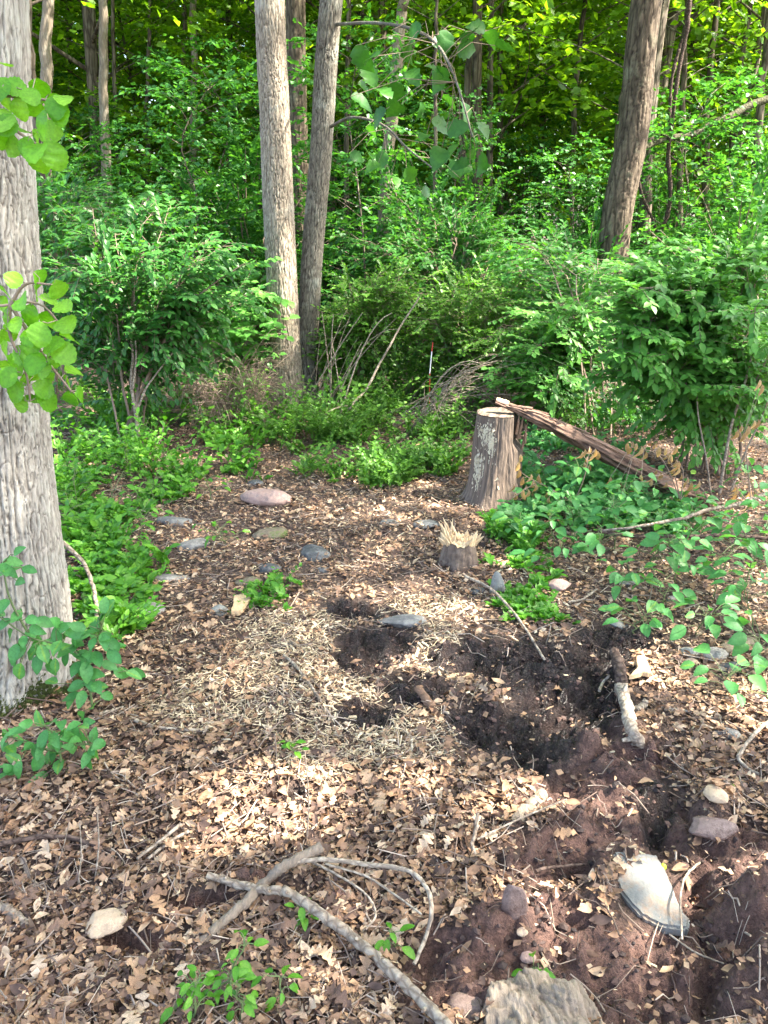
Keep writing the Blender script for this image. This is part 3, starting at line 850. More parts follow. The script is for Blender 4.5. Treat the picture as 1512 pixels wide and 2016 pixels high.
# staggered rows of understory trees, then tall trees, thinning out to let the sun in
k = 0
for row, (yy, n, wdt) in enumerate([(15.2, 4, 9), (18, 6, 11), (20.5, 9, 13), (24.5, 11, 15), (30, 12, 18), (37, 13, 22), (46, 14, 27)]):
    for i in range(n):
        x = -wdt + 2 * wdt * (i + .5) / n + rng.normal() * .5; y = yy + rng.normal() * .8
        depth = 'in the first rows' if yy < 15 else ('in the middle depth' if yy < 28 else 'far back in the woods')
        put(und[k % 4], x, y, .85 + .4 * rng.random() + yy * .008, rng.random() * 6.3, None,
            'slender leafy understory tree %s, %s' % (side_words(x, y), depth_words(y)), 'tree', 'understory trees filling the woods', (.05 * rng.normal(), .05 * rng.normal())); k += 1
k = 0
for row, (yy, n, wdt) in enumerate([(16, 4, 8), (21, 5, 12), (27, 7, 16), (36, 9, 22), (50, 9, 30), (63, 11, 37)]):
    for i in range(n):
        x = -wdt + 2 * wdt * (i + .5) / n + rng.normal() * 1.2; y = yy + rng.normal() * 1.5
        put(tall[k % 3], x, y, .9 + .3 * rng.random(), rng.random() * 6.3, None,
            'tall forest tree %s, %s' % (side_words(x, y), depth_words(y)), 'tree', 'tall trees filling the woods', (.04 * rng.normal(), .04 * rng.normal())); k += 1
k = 0
for row, (yy, n, wdt) in enumerate([(9.2, 5, 5.0), (10.6, 6, 6.4), (12.8, 7, 8), (16, 8, 10), (20.5, 9, 13), (27, 9, 17)]):
    for i in range(n):
        x = -wdt + 2 * wdt * (i + .5) / n + rng.normal() * .35; y = yy + rng.normal() * .5
        px = CX + F_PX * x / (y * .94)
        s = (.72 + .35 * rng.random())
        put(shr[k % 3], x, y, s, rng.random() * 6.3, None,
            'dense green shrub %s, %s' % (side_words(x, y), depth_words(y)), 'shrub', 'shrubs behind the clearing'); k += 1

#PART2
k = 0
for row, (yy, n, wdt) in enumerate([(10.2, 5, 6.2), (12.0, 6, 7.6), (14.2, 7, 9.5), (18, 7, 12)]):
    for i in range(n):
        x = -wdt + 2 * wdt * (i + .5) / n + rng.normal() * .5; y = yy + rng.normal() * .5
        put(sap[k % 3], x, y, .5 + .22 * rng.random() + .03 * max(0, yy - 12), rng.random() * 6.3, None, 'broad leafed young sapling tree %s, %s' % (side_words(x, y), depth_words(y)), 'tree', 'young saplings behind the shrubs', (.06 * rng.normal(), .06 * rng.normal())); k += 1

# ------------------------------------------------------------------ near shrubs built to the outline they have in the photograph
def shrub_at(base, targets, name, label, T, Lf, size, mat, seed, tpl=T_LEAF, twl=.4, nparts=0, variants=None, stem_r=.011, barkm=M_TWIG, flat=.3, low=.3, lift=.35, group=None, cat='shrub', wid=1.):
    r = np.random.default_rng(seed)
    base = np.asarray(base, float); t = thing(name, label, cat, base, group)
    n = len(targets); s = np.linspace(0, 1, 8)[:, None]
    P = np.zeros((n, 8, 3))
    for i, q in enumerate(targets):
        q = np.asarray(q) - base; b0 = np.append(.07 * r.normal(size=2), -.03)
        c = b0 * .5 + np.array([q[0] * .35, q[1] * .35, max(q[2] * (.75 + lift * r.random()), .15)])
        P[i] = (1 - s) ** 2 * b0 + 2 * s * (1 - s) * c + s ** 2 * q
        P[i, 1:-1] += .015 * r.normal(size=(6, 3))
    W = twigs_on(P, T, low, twl, seed + 1, droop=.12, up=.04)
    L = leaves_on(W, Lf, size, seed + 2, flat)
    keep = L[0][:, 2] > .03; L = sub(L, keep)
    b = MB(); Pd = P.copy(); k0 = max(6, n // 7)
    for i in range(k0, n): Pd[i] = P[i][np.clip(np.linspace(3, 7, 8).round().astype(int), 0, 7)] + np.linspace(0, .004, 8)[:, None]
    V, F, Tn = tubes(Pd, (stem_r * np.linspace(1, .22, 8))[None] * (.6 + .6 * r.random((n, 1))) * np.where(np.arange(n) < k0, 1, .45)[:, None], 6, .45, .1); b.add(V, F, Tn)
    st = b.build('stems', barkm, t)
    b = MB(); b.add(*tubes(W, (.0024 * np.linspace(1, .4, 4))[None], 3, .4)); tag(b.build('twigs', barkm, st), kind='stuff')
    if nparts:
        wp = L[0] + base; dist = np.linalg.norm(wp - [0, 0, CAM_H], axis=1)
        px = CX + F_PX * wp[:, 0] / (wp @ _f - CAM_H * _f[2])
        score = L[3] / dist * np.abs(np.sum(L[2] * nrmz(wp - [0, 0, CAM_H]), 1)) * ((px > -20) & (px < 1530))
        # leaves at the outside of the crown, towards the viewer
        score *= 1 + .8 * (dist < np.percentile(dist, 35))
        o = np.argsort(-score); a = np.zeros(len(o), bool); a[o[:nparts]] = True
        leaf_objs(t, variants, L[0][a], L[1][a], L[2][a], L[3][a]); L = sub(L, ~a)
    b = MB(); add_leaves(b, tpl, *L[:4], L[4], wid); tag(b.build('foliage', mat, t), kind='stuff')
    return t


def targets_px(els, n, seed):
    """els: (px,py,rx,ry,Y0,Y1) ; points spread through those volumes"""
    r = np.random.default_rng(seed); out = []
    w = np.array([e[2] * e[3] for e in els], float); w /= w.sum()
    for i in range(n):
        e = els[r.choice(len(els), p=w)]
        a = r.random() * 6.283; q = math.sqrt(r.random())
        Yv = e[4] + (e[5] - e[4]) * r.random()
        p = D(e[0] + e[2] * q * math.cos(a), e[1] + e[3] * q * math.sin(a), Yv)
        p[2] = max(p[2], float(H(p[0], p[1])) + .12)
        out.append(p)
    return out


v_shrub = leaf_mesh_variants('shrub_leaf', T_LEAF, M_SHRUB, 5, wid=.95)
shrub_at(G(1400, 930), targets_px([(1330, 640, 130, 120, 4.3, 5.2), (1450, 560, 110, 90, 4.3, 5.4), (1240, 705, 80, 40, 4.7, 5.3), (1430, 740, 110, 55, 4.5, 5.0), (1240, 570, 50, 50, 4.3, 4.9), (1490, 510, 70, 50, 4.5, 5.6), (1330, 520, 90, 50, 4.6, 5.4), (1500, 680, 60, 90, 4.0, 5.0)], 76, 5),
         'shrub', 'large light green shrub arching over the fallen split log on the right', 24, 13, .054, M_SHRUB, 1201, twl=.30, nparts=300, variants=v_shrub, stem_r=.012)
# bare stems on the right that carry the shrub's outer edge
t = thing('shrub', 'bare olive stems rising at the right edge beyond the split log', 'shrub', G(1418, 975))
o0 = np.array(t.location)
for pts, rr_ in (([(1416, 975), (1428, 900), (1442, 830), (1462, 770), (1480, 700)], .010), ([(1440, 965), (1468, 890), (1500, 820), (1530, 740)], .007), ([(1400, 975), (1390, 900), (1375, 820), (1372, 760)], .006)):
    P = np.array([D(x, y, o0[1] + .02 * i) for i, (x, y) in enumerate(pts)]) - o0
    b = MB(); b.add(*tubes(smooth_path(P, 14), (rr_ * np.linspace(1, .6, 14))[None], 7, .6)); b.build('stem', M_STICK, t)
shrub_at(G(268, 885), targets_px([(300, 520, 190, 90, 5.2, 6.4), (180, 500, 110, 100, 5.0, 6.2), (420, 560, 90, 80, 5.2, 6.2), (290, 630, 170, 50, 5.2, 6.0), (250, 430, 160, 50, 5.8, 6.8)], 60, 7),
         'shrub', 'wide dark green winged shrub with layered branches between the left trunk and the pair', 24, 12, .053, M_UND, 1211, twl=.36, nparts=300, variants=leaf_mesh_variants('shrub_leaf', T_LEAF, M_UND, 5, wid=.95), stem_r=.013)
# its two forked bare stems that stand clear of the leaves
t = thing('sapling', 'forked bare sapling stem standing in front of the left shrub', 'sapling', G(276, 897))
o0 = np.array(t.location)
for pts, rr_, nm in (([(276, 897), (272, 850), (265, 800), (258, 750), (262, 700), (255, 650)], .014, 'stem'), ([(268, 815), (285, 770), (305, 740), (345, 688)], .008, 'branch'), ([(262, 765), (266, 730), (268, 700), (266, 660)], .009, 'branch'),
                     ([(276, 905), (300, 895), (318, 860), (322, 830)], .008, 'branch')):
    P = np.array([D(x, y, o0[1] + .01 * i) for i, (x, y) in enumerate(pts)]) - o0
    b = MB(); b.add(*tubes(smooth_path(P, 14), (rr_ * np.linspace(1, .55, 14))[None], 7, .6, .1)); b.build(nm, M_STICK, t)
shrub_at(G(700, 800), targets_px([(740, 600, 90, 70, 6.6, 7.6), (690, 680, 50, 80, 6.6, 7.2), (800, 560, 70, 40, 7.0, 8.0)], 46, 9),
         'shrub', 'fine leaved yellow green shrub directly right of the paired trunks', 20, 14, .042, M_PRIVET, 1221, tpl=T_DIA, twl=.36, stem_r=.009)
shrub_at(G(900, 790), targets_px([(900, 620, 110, 80, 6.6, 8.0), (960, 560, 70, 40, 7.0, 8.0), (1000, 680, 90, 60, 6.2, 7.2)], 56, 10),
         'shrub', 'fine leaved green shrub behind the marker stake in the centre', 20, 14, .042, M_PRIVET, 1231, tpl=T_DIA, twl=.36, stem_r=.009)
shrub_at(G(1100, 800), targets_px([(1100, 640, 80, 90, 5.8, 7.0), (1060, 730, 90, 50, 5.6, 6.6)], 40, 12),
         'shrub', 'feathery green shrub between the centre and the large right shrub', 18, 13, .055, M_SHRUB, 1241, tpl=T_DIA, twl=.36, stem_r=.009)
shrub_at(G(880, 740), targets_px([(860, 430, 130, 50, 8.5, 10.0), (820, 490, 120, 40, 8.0, 9.5), (960, 470, 80, 50, 8.2, 9.6)], 40, 14),
         'shrub', 'tall shaded shrub with one sun bleached top in the centre behind the low shrubs', 18, 12, .065, M_UND, 1251, tpl=T_DIA, twl=.55, stem_r=.013)
shrub_at(G(460, 800), targets_px([(450, 640, 80, 60, 5.8, 6.6), (480, 570, 50, 60, 6.2, 7.0)], 16, 16),
         'shrub', 'open shrub with big pointed leaves just left of the pale paired trunk', 7, 8, .085, M_SHRUB, 1261, tpl=T_LEAF, twl=.35, stem_r=.009, wid=1.3)
shrub_at(G(1180, 860), targets_px([(1160, 560, 90, 60, 7.0, 8.4), (1050, 520, 90, 60, 7.4, 8.6)], 30, 18),
         'shrub', 'dark shaded shrub below the thick leaning trunk', 16, 11, .07, M_UND, 1271, tpl=T_DIA, twl=.5, stem_r=.012)
shrub_at(G(130, 790), targets_px([(120, 420, 80, 70, 6.6, 8.0), (110, 620, 60, 80, 5.6, 6.6)], 24, 19),
         'shrub', 'shaded green shrub right behind the large left trunk', 14, 10, .07, M_UND, 1281, tpl=T_DIA, twl=.5, stem_r=.011)

# ------------------------------------------------------------------ low green growth on the floor
def sprigs(mb, els, n, hgt, lsize, Lf, seed, tpl=T_LEAF, tone_shift=0., stem_mb=None, wid=1., per=3):
    r = np.random.default_rng(seed)
    w = np.array([e[2] * e[3] ** 1.0 for e in els], float); w /= w.sum()
    c = r.choice(len(els), n, p=w); a = r.random(n) * 6.283; q = np.sqrt(r.random(n))
    E = np.array([ell(*els[i]) for i in range(len(els))])[c]
    dy = q * np.sin(a) * E[:, 3]; x = E[:, 0] + q * np.cos(a) * E[:, 2] + dy * E[:, 0] / E[:, 1]; y = E[:, 1] + dy
    nz = fbm(x * 3.3, y * 3.3, 3, seed); k = nz > .46 + .16 * r.random(n); x, y = x[k], y[k]
    x = np.repeat(x, per) + .035 * r.normal(size=len(x) * per); y = np.repeat(y, per) + .035 * r.normal(size=len(y) * per)
    n = len(x); az = r.random(n) * 6.283; vig = fbm(x * 2.1 + 7, y * 2.1, 2, seed + 5)
    h = hgt * (.25 + 1.0 * r.random(n) ** 1.6) * np.clip(vig * 3.2 - .75, .25, 1.6); ln = h * (.3 + 1.1 * r.random(n)); lsize = np.repeat(lsize * (.55 + .9 * r.random(n) ** 1.4), Lf).reshape(n, Lf)
    s = np.linspace(0, 1, 4)
    W = np.zeros((n, 4, 3)); W[..., 0] = x[:, None] + np.cos(az)[:, None] * ln[:, None] * s ** 1.3; W[..., 1] = y[:, None] + np.sin(az)[:, None] * ln[:, None] * s ** 1.3
    W[..., 2] = (H(x, y) - .005)[:, None] + h[:, None] * (s * (1.5 - .5 * s))
    L = leaves_on(W, Lf, lsize, seed + 2, .45, t0=.2)
    add_leaves(mb, tpl, *L[:4], np.clip(L[4] + tone_shift, 0, 1), wid)
    (stem_mb or mb).add(*tubes(W, (.0018 * np.linspace(1, .5, 4))[None], 3, .3))


def cover(name, label, els, n, hgt, lsize, Lf, seed, mat, **kw):
    mb = MB(); sprigs(mb, els, n, hgt, lsize, Lf, seed, **kw)
    return tag(mb.build(name, mat), label, 'ground cover', None, 'stuff')


cover('ground_cover', 'bright small leaved green ground cover left of the trail below the shrubs',
      [(230, 870, 110, 60), (180, 960, 70, 70), (330, 860, 100, 50), (440, 850, 100, 40), (300, 940, 90, 50), (250, 1000, 70, 40), (440, 940, 60, 26)], 1200, .30, .040, 9, 31, M_LOW)
cover('ground_cover', 'dense small leaved ground cover at the foot of the paired trunks and right of them',
      [(600, 840, 90, 40), (740, 850, 130, 50), (700, 930, 110, 40), (860, 880, 60, 60), (820, 940, 80, 30), (520, 830, 50, 30), (640, 880, 80, 20)], 1300, .26, .032, 11, 33, M_PRIVET)
cover('ground_cover', 'green weeds growing around the tall cut stump and under the split log',
      [(1080, 880, 50, 60), (1060, 960, 60, 40), (1160, 950, 100, 50), (1290, 1030, 120, 30), (1100, 1050, 120, 40), (1060, 1040, 50, 20)], 1000, .22, .045, 8, 35, M_HERB)
cover('ground_cover', 'strip of small glossy evergreen leaves below the splintered stump',
      [(1010, 1110, 50, 40), (1050, 1180, 50, 40), (1080, 1215, 26, 16), (985, 1080, 24, 20)], 420, .11, .030, 12, 37, M_LOW, tone_shift=-.1)
cover('ground_cover', 'small leaved strip creeping over the wood chips left of the splintered stump',
      [(560, 1120, 30, 30), (540, 1185, 60, 26), (600, 1220, 16, 24), (490, 1130, 50, 14), (580, 1085, 20, 20)], 100, .08, .027, 10, 39, M_LOW)
cover('ground_cover', 'long leaved green growth beside the foot of the large left trunk',
      [(200, 1130, 60, 50), (230, 1200, 60, 50), (250, 1270, 50, 40), (170, 1080, 40, 30), (300, 1130, 50, 30)], 240, .15, .038, 11, 41, M_LOW)
cover('ground_cover', 'tall thin green undergrowth in front of the fine leaved shrubs',
      [(800, 780, 120, 40), (700, 770, 60, 40), (920, 790, 90, 40), (1060, 800, 60, 40), (1150, 830, 70, 40), (440, 770, 90, 30), (330, 790, 60, 30), (150, 800, 60, 40)], 900, .42, .032, 14, 43, M_PRIVET, tpl=T_DIA)
cover('ground_cover', 'shaded undergrowth on the forest floor behind the clearing',
      [(300, 700, 300, 40), (800, 690, 300, 40), (1300, 700, 260, 50), (1300, 830, 200, 40), (760, 620, 700, 30)], 2600, .45, .05, 12, 45, M_UND, tpl=T_DIA, per=2)

v_low = leaf_mesh_variants('seedling_leaf', T_OVAL, M_LOW, 5, wid=.9)
v_herb = leaf_mesh_variants('herb_leaf', T_OVAL, M_HERB, 6, wid=1.0)


def herb(px, py, hgt, nl, ls, lean, name, label, var, cat='plant', group=None, seed=0, stem=M_STEM, spread=.09, loc=None, sr=.003):
    """one small plant, each leaf its own part"""
    r = np.random.default_rng(seed); g = G(px, py) if loc is None else loc
    t = thing(name, label, cat, g, group)
    s = np.linspace(0, 1, 8)
    P = np.stack([lean[0] * hgt * s ** 1.5, lean[1] * hgt * s ** 1.5, hgt * s * (1.15 - .15 * s) - .01], -1); P[1:, :2] += .006 * r.normal(size=(7, 2))
    b = MB(); b.add(*tubes(P, (sr * np.linspace(1, .5, 8))[None], 5, .5))
    k = np.arange(nl); tt = .25 + .75 * (k // 2 + 1) / ((nl + 1) // 2); tt = np.clip(tt + .05 * r.normal(size=nl), .15, 1)
    q = tt * 6.999; i = np.minimum(q.astype(int), 6); f = (q - i)[:, None]; p0 = P[i] * (1 - f) + P[i + 1] * f
    az = (k // 2) * 1.57 + (k % 2) * 3.14 + .5 * r.normal(size=nl)
    ln = spread * (1.15 - .5 * tt) * (.6 + .7 * r.random(nl))
    d = np.stack([np.cos(az), np.sin(az), .25 + .3 * r.random(nl)], -1); p1 = p0 + d * ln[:, None]
    b.add(*tubes(np.stack([p0, (p0 + p1) / 2 + [0, 0, .006], p1], 1), .0013, 3, .6)); b.build('stem', stem, t)
    ax = d.copy(); ax[:, 2] = -.1 + .25 * r.normal(size=nl)
    nr = np.array([0, -.25, 1.]) + .3 * r.normal(size=(nl, 3))
    leaf_objs(t, var, p1, ax, nr, ls * (.65 + .6 * r.random(nl)))
    return t


# pointed-leaf plants on the right
HERBS = [(1150, 1000, .3, 'left under the split log'), (1285, 1010, .16, 'tall one below the middle of the split log'), (1420, 1130, .3, 'third from the right edge below the branch'), (1350, 1110, .28, 'between the two fallen branches and the soil'), (1210, 1085, .26, 'above and right of the pink stone'), (1480, 1240, .2, 'just above the mossy stone'), (1070, 1130, .16, 'just left of the pink stone'), (1180, 1045, .30, 'behind the thin fallen branch, nearest the pale rock'), (1105, 985, .26, 'right of the tall cut stump'), (1040, 1020, .20, 'at the right foot of the tall cut stump'),
         (1180, 1120, .22, 'above the pink stone'), (1265, 1140, .24, 'right of the pink stone'), (1330, 1150, .26, 'middle of the right side weeds'),
         (1290, 1060, .18, 'over the thin fallen branch'), (1375, 1075, .20, 'over the fallen branch near its fork'), (1440, 1090, .34, 'below the branch by the right edge'),
         (1495, 1110, .34, 'at the right edge below the fallen branch'), (1400, 1180, .24, 'right side between branch and grey stones'), (1460, 1190, .26, 'right edge above the mossy stone'),
         (1370, 1250, .16, 'above the row of grey stones'), (1430, 1375, .12, 'low spreading one on leaf litter below the grey stones'), (1495, 1310, .16, 'at the right edge by the mossy stone'),
         (1225, 1010, .18, 'under the split log'), (1130, 1060, .24, 'between cut stump and pale rock'), (1340, 1020, .14, 'under the lower end of the split log'),
         (1250, 1245, .10, 'small one in the leaf litter above the mud'), (1490, 1010, .32, 'by the right edge behind the fallen branch'), (1090, 1090, .2, 'right of the splintered stump'),
         (1220, 1180, .16, 'just right of the pink stone on bare soil'), (1310, 1210, .16, 'over bare soil left of the grey stones'), (1000, 1060, .14, 'directly right of the splintered stump')]
for k, (x, y, h, lab) in enumerate(HERBS):
    herb(x, y, h, 16 if h > .2 else 12, .066, (.2 * rng.normal(), -.2 + .2 * rng.normal()), 'weed', 'green pointed leaf weed ' + lab, v_herb, group='pointed leaf weeds on the right', seed=2000 + k, spread=.10)
# low bright plants of the left side
LOWS = [(150, 900, .3), (200, 940, .28), (150, 1010, .3), (240, 860, .28), (290, 850, .26), (215, 1020, .24), (260, 960, .26), (330, 900, .3), (390, 880, .3), (300, 1000, .2), (130, 1060, .26),
        (450, 870, .26), (360, 830, .34), (180, 830, .34), (340, 960, .22), (420, 990, .16), (445, 1075, .1), (280, 1060, .16), (520, 880, .22), (590, 850, .3), (640, 850, .3)]
LL = ['beside the left trunk', 'near the left trunk', 'low by the left trunk', 'below the left shrub', 'under the forked sapling', 'left of the grey slate', 'behind the grey slate', 'right of the forked sapling',
      'in front of the brush pile', 'just above the grey slate', 'at the mid height of the left trunk', 'between brush pile and pink boulder', 'behind the others under the left shrub', 'farthest back by the left trunk',
      'left of the pink boulder', 'nearest left of the pink boulder', 'tiny one in the litter by the slate', 'at the trail edge left of the slate', 'behind the pink boulder', 'at the pale paired trunk', 'at the foot of the darker paired trunk']
for k, (x, y, h) in enumerate(LOWS):
    herb(x, y, h, 16, .042, (.25 * rng.normal(), .25 * rng.normal()), 'seedling', 'bright green leafy seedling ' + LL[k], v_low, group='bright seedlings left of the trail', seed=2100 + k, spread=.11)
for k, (x, y, h, lab) in enumerate([(385, 2020, .13, 'left one of the sprigs at the bottom edge'), (430, 1985, .17, 'tallest sprig at the bottom edge left of centre'), (480, 2010, .12, 'sprig leaning right at the bottom edge'),
                                    (565, 1985, .09, 'small sprig at the bottom edge below the long branch'), (350, 2000, .10, 'small far left sprig at the bottom edge'), (780, 1880, .07, 'tiny green sprig by the long branch'),
                                    (600, 1810, .05, 'tiny seedling between the crossed sticks'), (1045, 1915, .03, 'tiny sprout beside the low grey stump'), (575, 1500, .08, 'small sprig at the top of the sunlit leaf patch')]):
    herb(x, y, h, 18 if h > .1 else 7, .026 if h > .1 else .03, (.2 * rng.normal(), .15), 'sprig', 'bright green small leaved ' + lab, v_low, group='small sprigs in the foreground', seed=2200 + k, spread=.022)


# plants whose leaves are placed from the photograph
def traced_plant(name, label, cat, basepx, Y0, leaves, ls, var, seed, stems, stemmat=M_STEM, sr=.004, jit=.06, facing=(0, -.62, .8), hang=0., g=None, extra=0):
    r = np.random.default_rng(seed); base = G(*basepx) if g is None else g
    leaves = list(leaves) + [(x + 26 * r.normal(), y + 16 * r.normal() + 8) for x, y in leaves for _ in range(extra)]
    t = thing(name, label, cat, base)
    SP = [smooth_path(np.array([D(x, y, Y0) for x, y in s]) - base, 24) for s in stems]
    b = MB()
    for s in SP: b.add(*tubes(s, (sr * np.linspace(1, .5, 24))[None], 6, .5))
    pos = np.array([D(x, y, Y0 + jit * (r.random() - .5) * 2) for x, y in leaves]) - base
    A = np.concatenate(SP); st = []
    ax = []
    for p in pos:
        j = np.argmin(np.linalg.norm(A - p, axis=1)); d = p - A[j]; ax.append(nrmz(d + [0, 0, -.2 * np.linalg.norm(d) - hang] + .25 * np.linalg.norm(d) * r.normal(size=3)))
        st.append((A[j], A[j] + d * .5 + [0, 0, .008], p - ax[-1] * ls * .5))
    ax = np.array(ax)
    b.add(*tubes(np.array(st), .0013, 4, .7)); b.build('stem', stemmat, t)
    nr = np.array(facing) + .25 * r.normal(size=pos.shape)
    leaf_objs(t, var, pos - ax * ls * .5, ax, nr, ls * (.75 + .4 * r.random(len(pos))))
    return t


traced_plant('weed', 'broad leaved green plant in front of the mossy foot of the left trunk', 'plant', (180, 1392), 2.05,
             [(25, 1105), (60, 1122), (10, 1120), (35, 1210), (20, 1250), (70, 1240), (45, 1265), (27, 1285), (105, 1250), (135, 1245), (100, 1270), (75, 1305), (125, 1290), (160, 1250), (150, 1270), (190, 1230), (205, 1255),
              (225, 1270), (190, 1295), (215, 1310), (240, 1325), (150, 1315), (165, 1290), (155, 1345), (190, 1350), (215, 1370), (160, 1375), (170, 1320), (5, 1190), (5, 1230), (205, 1190), (190, 1205), (110, 1225), (60, 1290), (180, 1270)],
             .056, v_herb, 3001, extra=2, stems= [[(182, 1392), (176, 1350), (165, 1310), (150, 1285), (120, 1270), (60, 1255), (0, 1215)], [(165, 1310), (185, 1270), (200, 1240)], [(60, 1255), (20, 1180), (5, 1110)]])
traced_plant('weed', 'broad leaved green plant on the litter at the left edge, below the trunk', 'plant', (125, 1562), 1.84,
             [(27, 1435), (50, 1425), (85, 1455), (45, 1455), (20, 1475), (75, 1485), (100, 1440), (130, 1445), (135, 1470), (120, 1420), (160, 1455), (195, 1465), (180, 1480), (50, 1515), (80, 1505), (42, 1540), (68, 1540),
              (15, 1520), (10, 1560), (25, 1610), (78, 1560), (80, 1575), (110, 1520), (100, 1490), (145, 1425), (165, 1430), (5, 1515), (20, 1490), (150, 1500), (120, 1505), (60, 1470), (105, 1465)],
             .052, v_herb, 3002, extra=2, stems= [[(125, 1562), (123, 1520), (118, 1480), (110, 1450), (90, 1430)], [(118, 1480), (70, 1470), (20, 1450)], [(123, 1520), (60, 1520), (20, 1560)], [(118, 1480), (160, 1465), (200, 1470)]])
v_vine = leaf_mesh_variants('vine_leaf', T_ROUND, M_VINE, 6, wid=1.0, t0=.2)
vg = np.array([-.95, 2.04, 0.]); vg[2] = float(H(vg[0], vg[1]))
traced_plant('vine', 'round leaved bright vine hanging in front of the large left trunk, lower cluster', 'vine', (0, 0), 2.0,
             [(25, 550), (10, 570), (80, 550), (115, 570), (38, 590), (70, 580), (100, 590), (35, 610), (60, 620), (10, 600), (128, 635), (95, 632), (20, 660), (8, 690), (60, 680), (78, 655), (100, 680), (135, 665), (30, 715),
              (70, 710), (110, 710), (145, 730), (15, 740), (50, 740), (85, 730), (160, 780), (130, 755), (100, 750), (90, 785), (62, 790), (40, 800), (138, 790), (12, 625), (122, 603), (30, 640), (0, 655), (85, 765), (55, 665),
              (5, 720), (120, 690), (45, 695), (75, 745), (30, 770), (25, 755)], .060, v_vine, 3003,
             [[(-190, 1250), (-150, 900), (-60, 640), (20, 600), (80, 600), (120, 640)], [(20, 600), (60, 660), (100, 720), (140, 770)], [(20, 600), (20, 660), (50, 730), (60, 790)], [(20, 600), (50, 560), (100, 560)]], stemmat=M_TWIG, sr=.005, facing=(0, -.8, .6), g=vg, hang=.02)
traced_plant('vine', 'round leaved bright vine hanging in front of the large left trunk, upper cluster', 'vine', (0, 0), 2.0,
             [(5, 120), (78, 170), (28, 170), (10, 195), (60, 190), (110, 205), (65, 215), (118, 225), (15, 245), (45, 255), (25, 285), (70, 290), (105, 300), (75, 315), (8, 280), (95, 260), (100, 195), (40, 215), (125, 195), (50, 290),
              (0, 170), (5, 230), (80, 240), (100, 315), (75, 275)], .060, v_vine, 3004,
             [[(-200, 1240), (-170, 800), (-90, 300), (-30, 200), (30, 190), (80, 195), (115, 205)], [(-30, 200), (10, 240), (50, 270), (90, 295)]], stemmat=M_TWIG, sr=.005, facing=(0, -.8, .6), g=vg + [-.03, .04, 0], hang=.02)

# fern by the left trunk
t = thing('fern', 'small green fern on the shaded floor right of the left trunk', 'fern', G(125, 850))
for k in range(7):
    az = k * .9; s = np.linspace(0, 1, 12); ln = .34
    P = np.stack([np.cos(az) * ln * s, np.sin(az) * ln * s, .22 * np.sin(s * 2.4)], -1)
    b = MB(); W = P[None]; L = leaves_on(W, 26, .055, 71 + k, .15, ang=1.2, t0=.05); add_leaves(b, T_LEAF, L[0], L[1], L[2], L[3] * (1.1 - .9 * np.tile(np.linspace(0, 1, 26), 1)), L[4], .7)
    b.add(*tubes(P, .0015, 3)); b.build('frond', M_SHRUB, t)


# ------------------------------------------------------------------ stones
def stone(px, py, w, h, mat, label, seed, flat=.6, sub_=3, ang=.5, sink=.35, name='stone', yaw=0., nx=1.0):
    r = np.random.default_rng(seed); import bmesh
    p = G(px, py + h * .25); depth = (p - [0, 0, CAM_H]) @ _f
    W = w * depth / F_PX; view = math.atan2(CAM_H, p[1])
    Hh = h * depth / F_PX                       # apparent height = depth extent * sin + rise * cos
    zr = W * .5 * flat; yr = max(W * .35, min(W * .8, (Hh - zr * math.cos(view)) / max(math.sin(view), .2))) if flat < 1.1 else W * .5
    if flat >= 1.1: zr = Hh / math.cos(view)
    bm = bmesh.new(); bmesh.ops.create_icosphere(bm, subdivisions=sub_ + 1, radius=1)
    V = np.array([v.co for v in bm.verts]); F = np.array([[v.index for v in f.verts] for f in bm.faces]); bm.free()
    K = nrmz(r.normal(size=(22, 3)) * [1, 1, 1.3]); off = .62 + .30 * r.random(22)
    d = V @ K.T; sc = np.min(np.where(d > .15, off / np.maximum(d, .15), 9), axis=1); sc = np.minimum(sc, 1.05)
    V = V * (sc * (1 - .0) * ang + (1 - ang))[:, None]
    V += V * (.2 * (fbm(V[:, 0] * 2 + seed, V[:, 1] * 2 + V[:, 2] * 1.7, 3, seed) - .5) + .06 * (fbm(V[:, 0] * 9, V[:, 1] * 11 + V[:, 2] * 9, 2, seed) - .5))[:, None]
    V *= [W / 2 * 1.28, yr / 2 * 1.35, zr / 2 * 1.4]
    c, s = math.cos(yaw), math.sin(yaw); V[:, :2] = V[:, :2] @ np.array([[c, s], [-s, c]])
    mb = MB(); mb.add(V, F); o = mb.build(name, mat)
    o.location = (p[0], p[1], p[2] + zr * .6 * (1 - 2 * sink) + .002)
    return tag(o, label, 'stone' if name == 'stone' else 'rock')


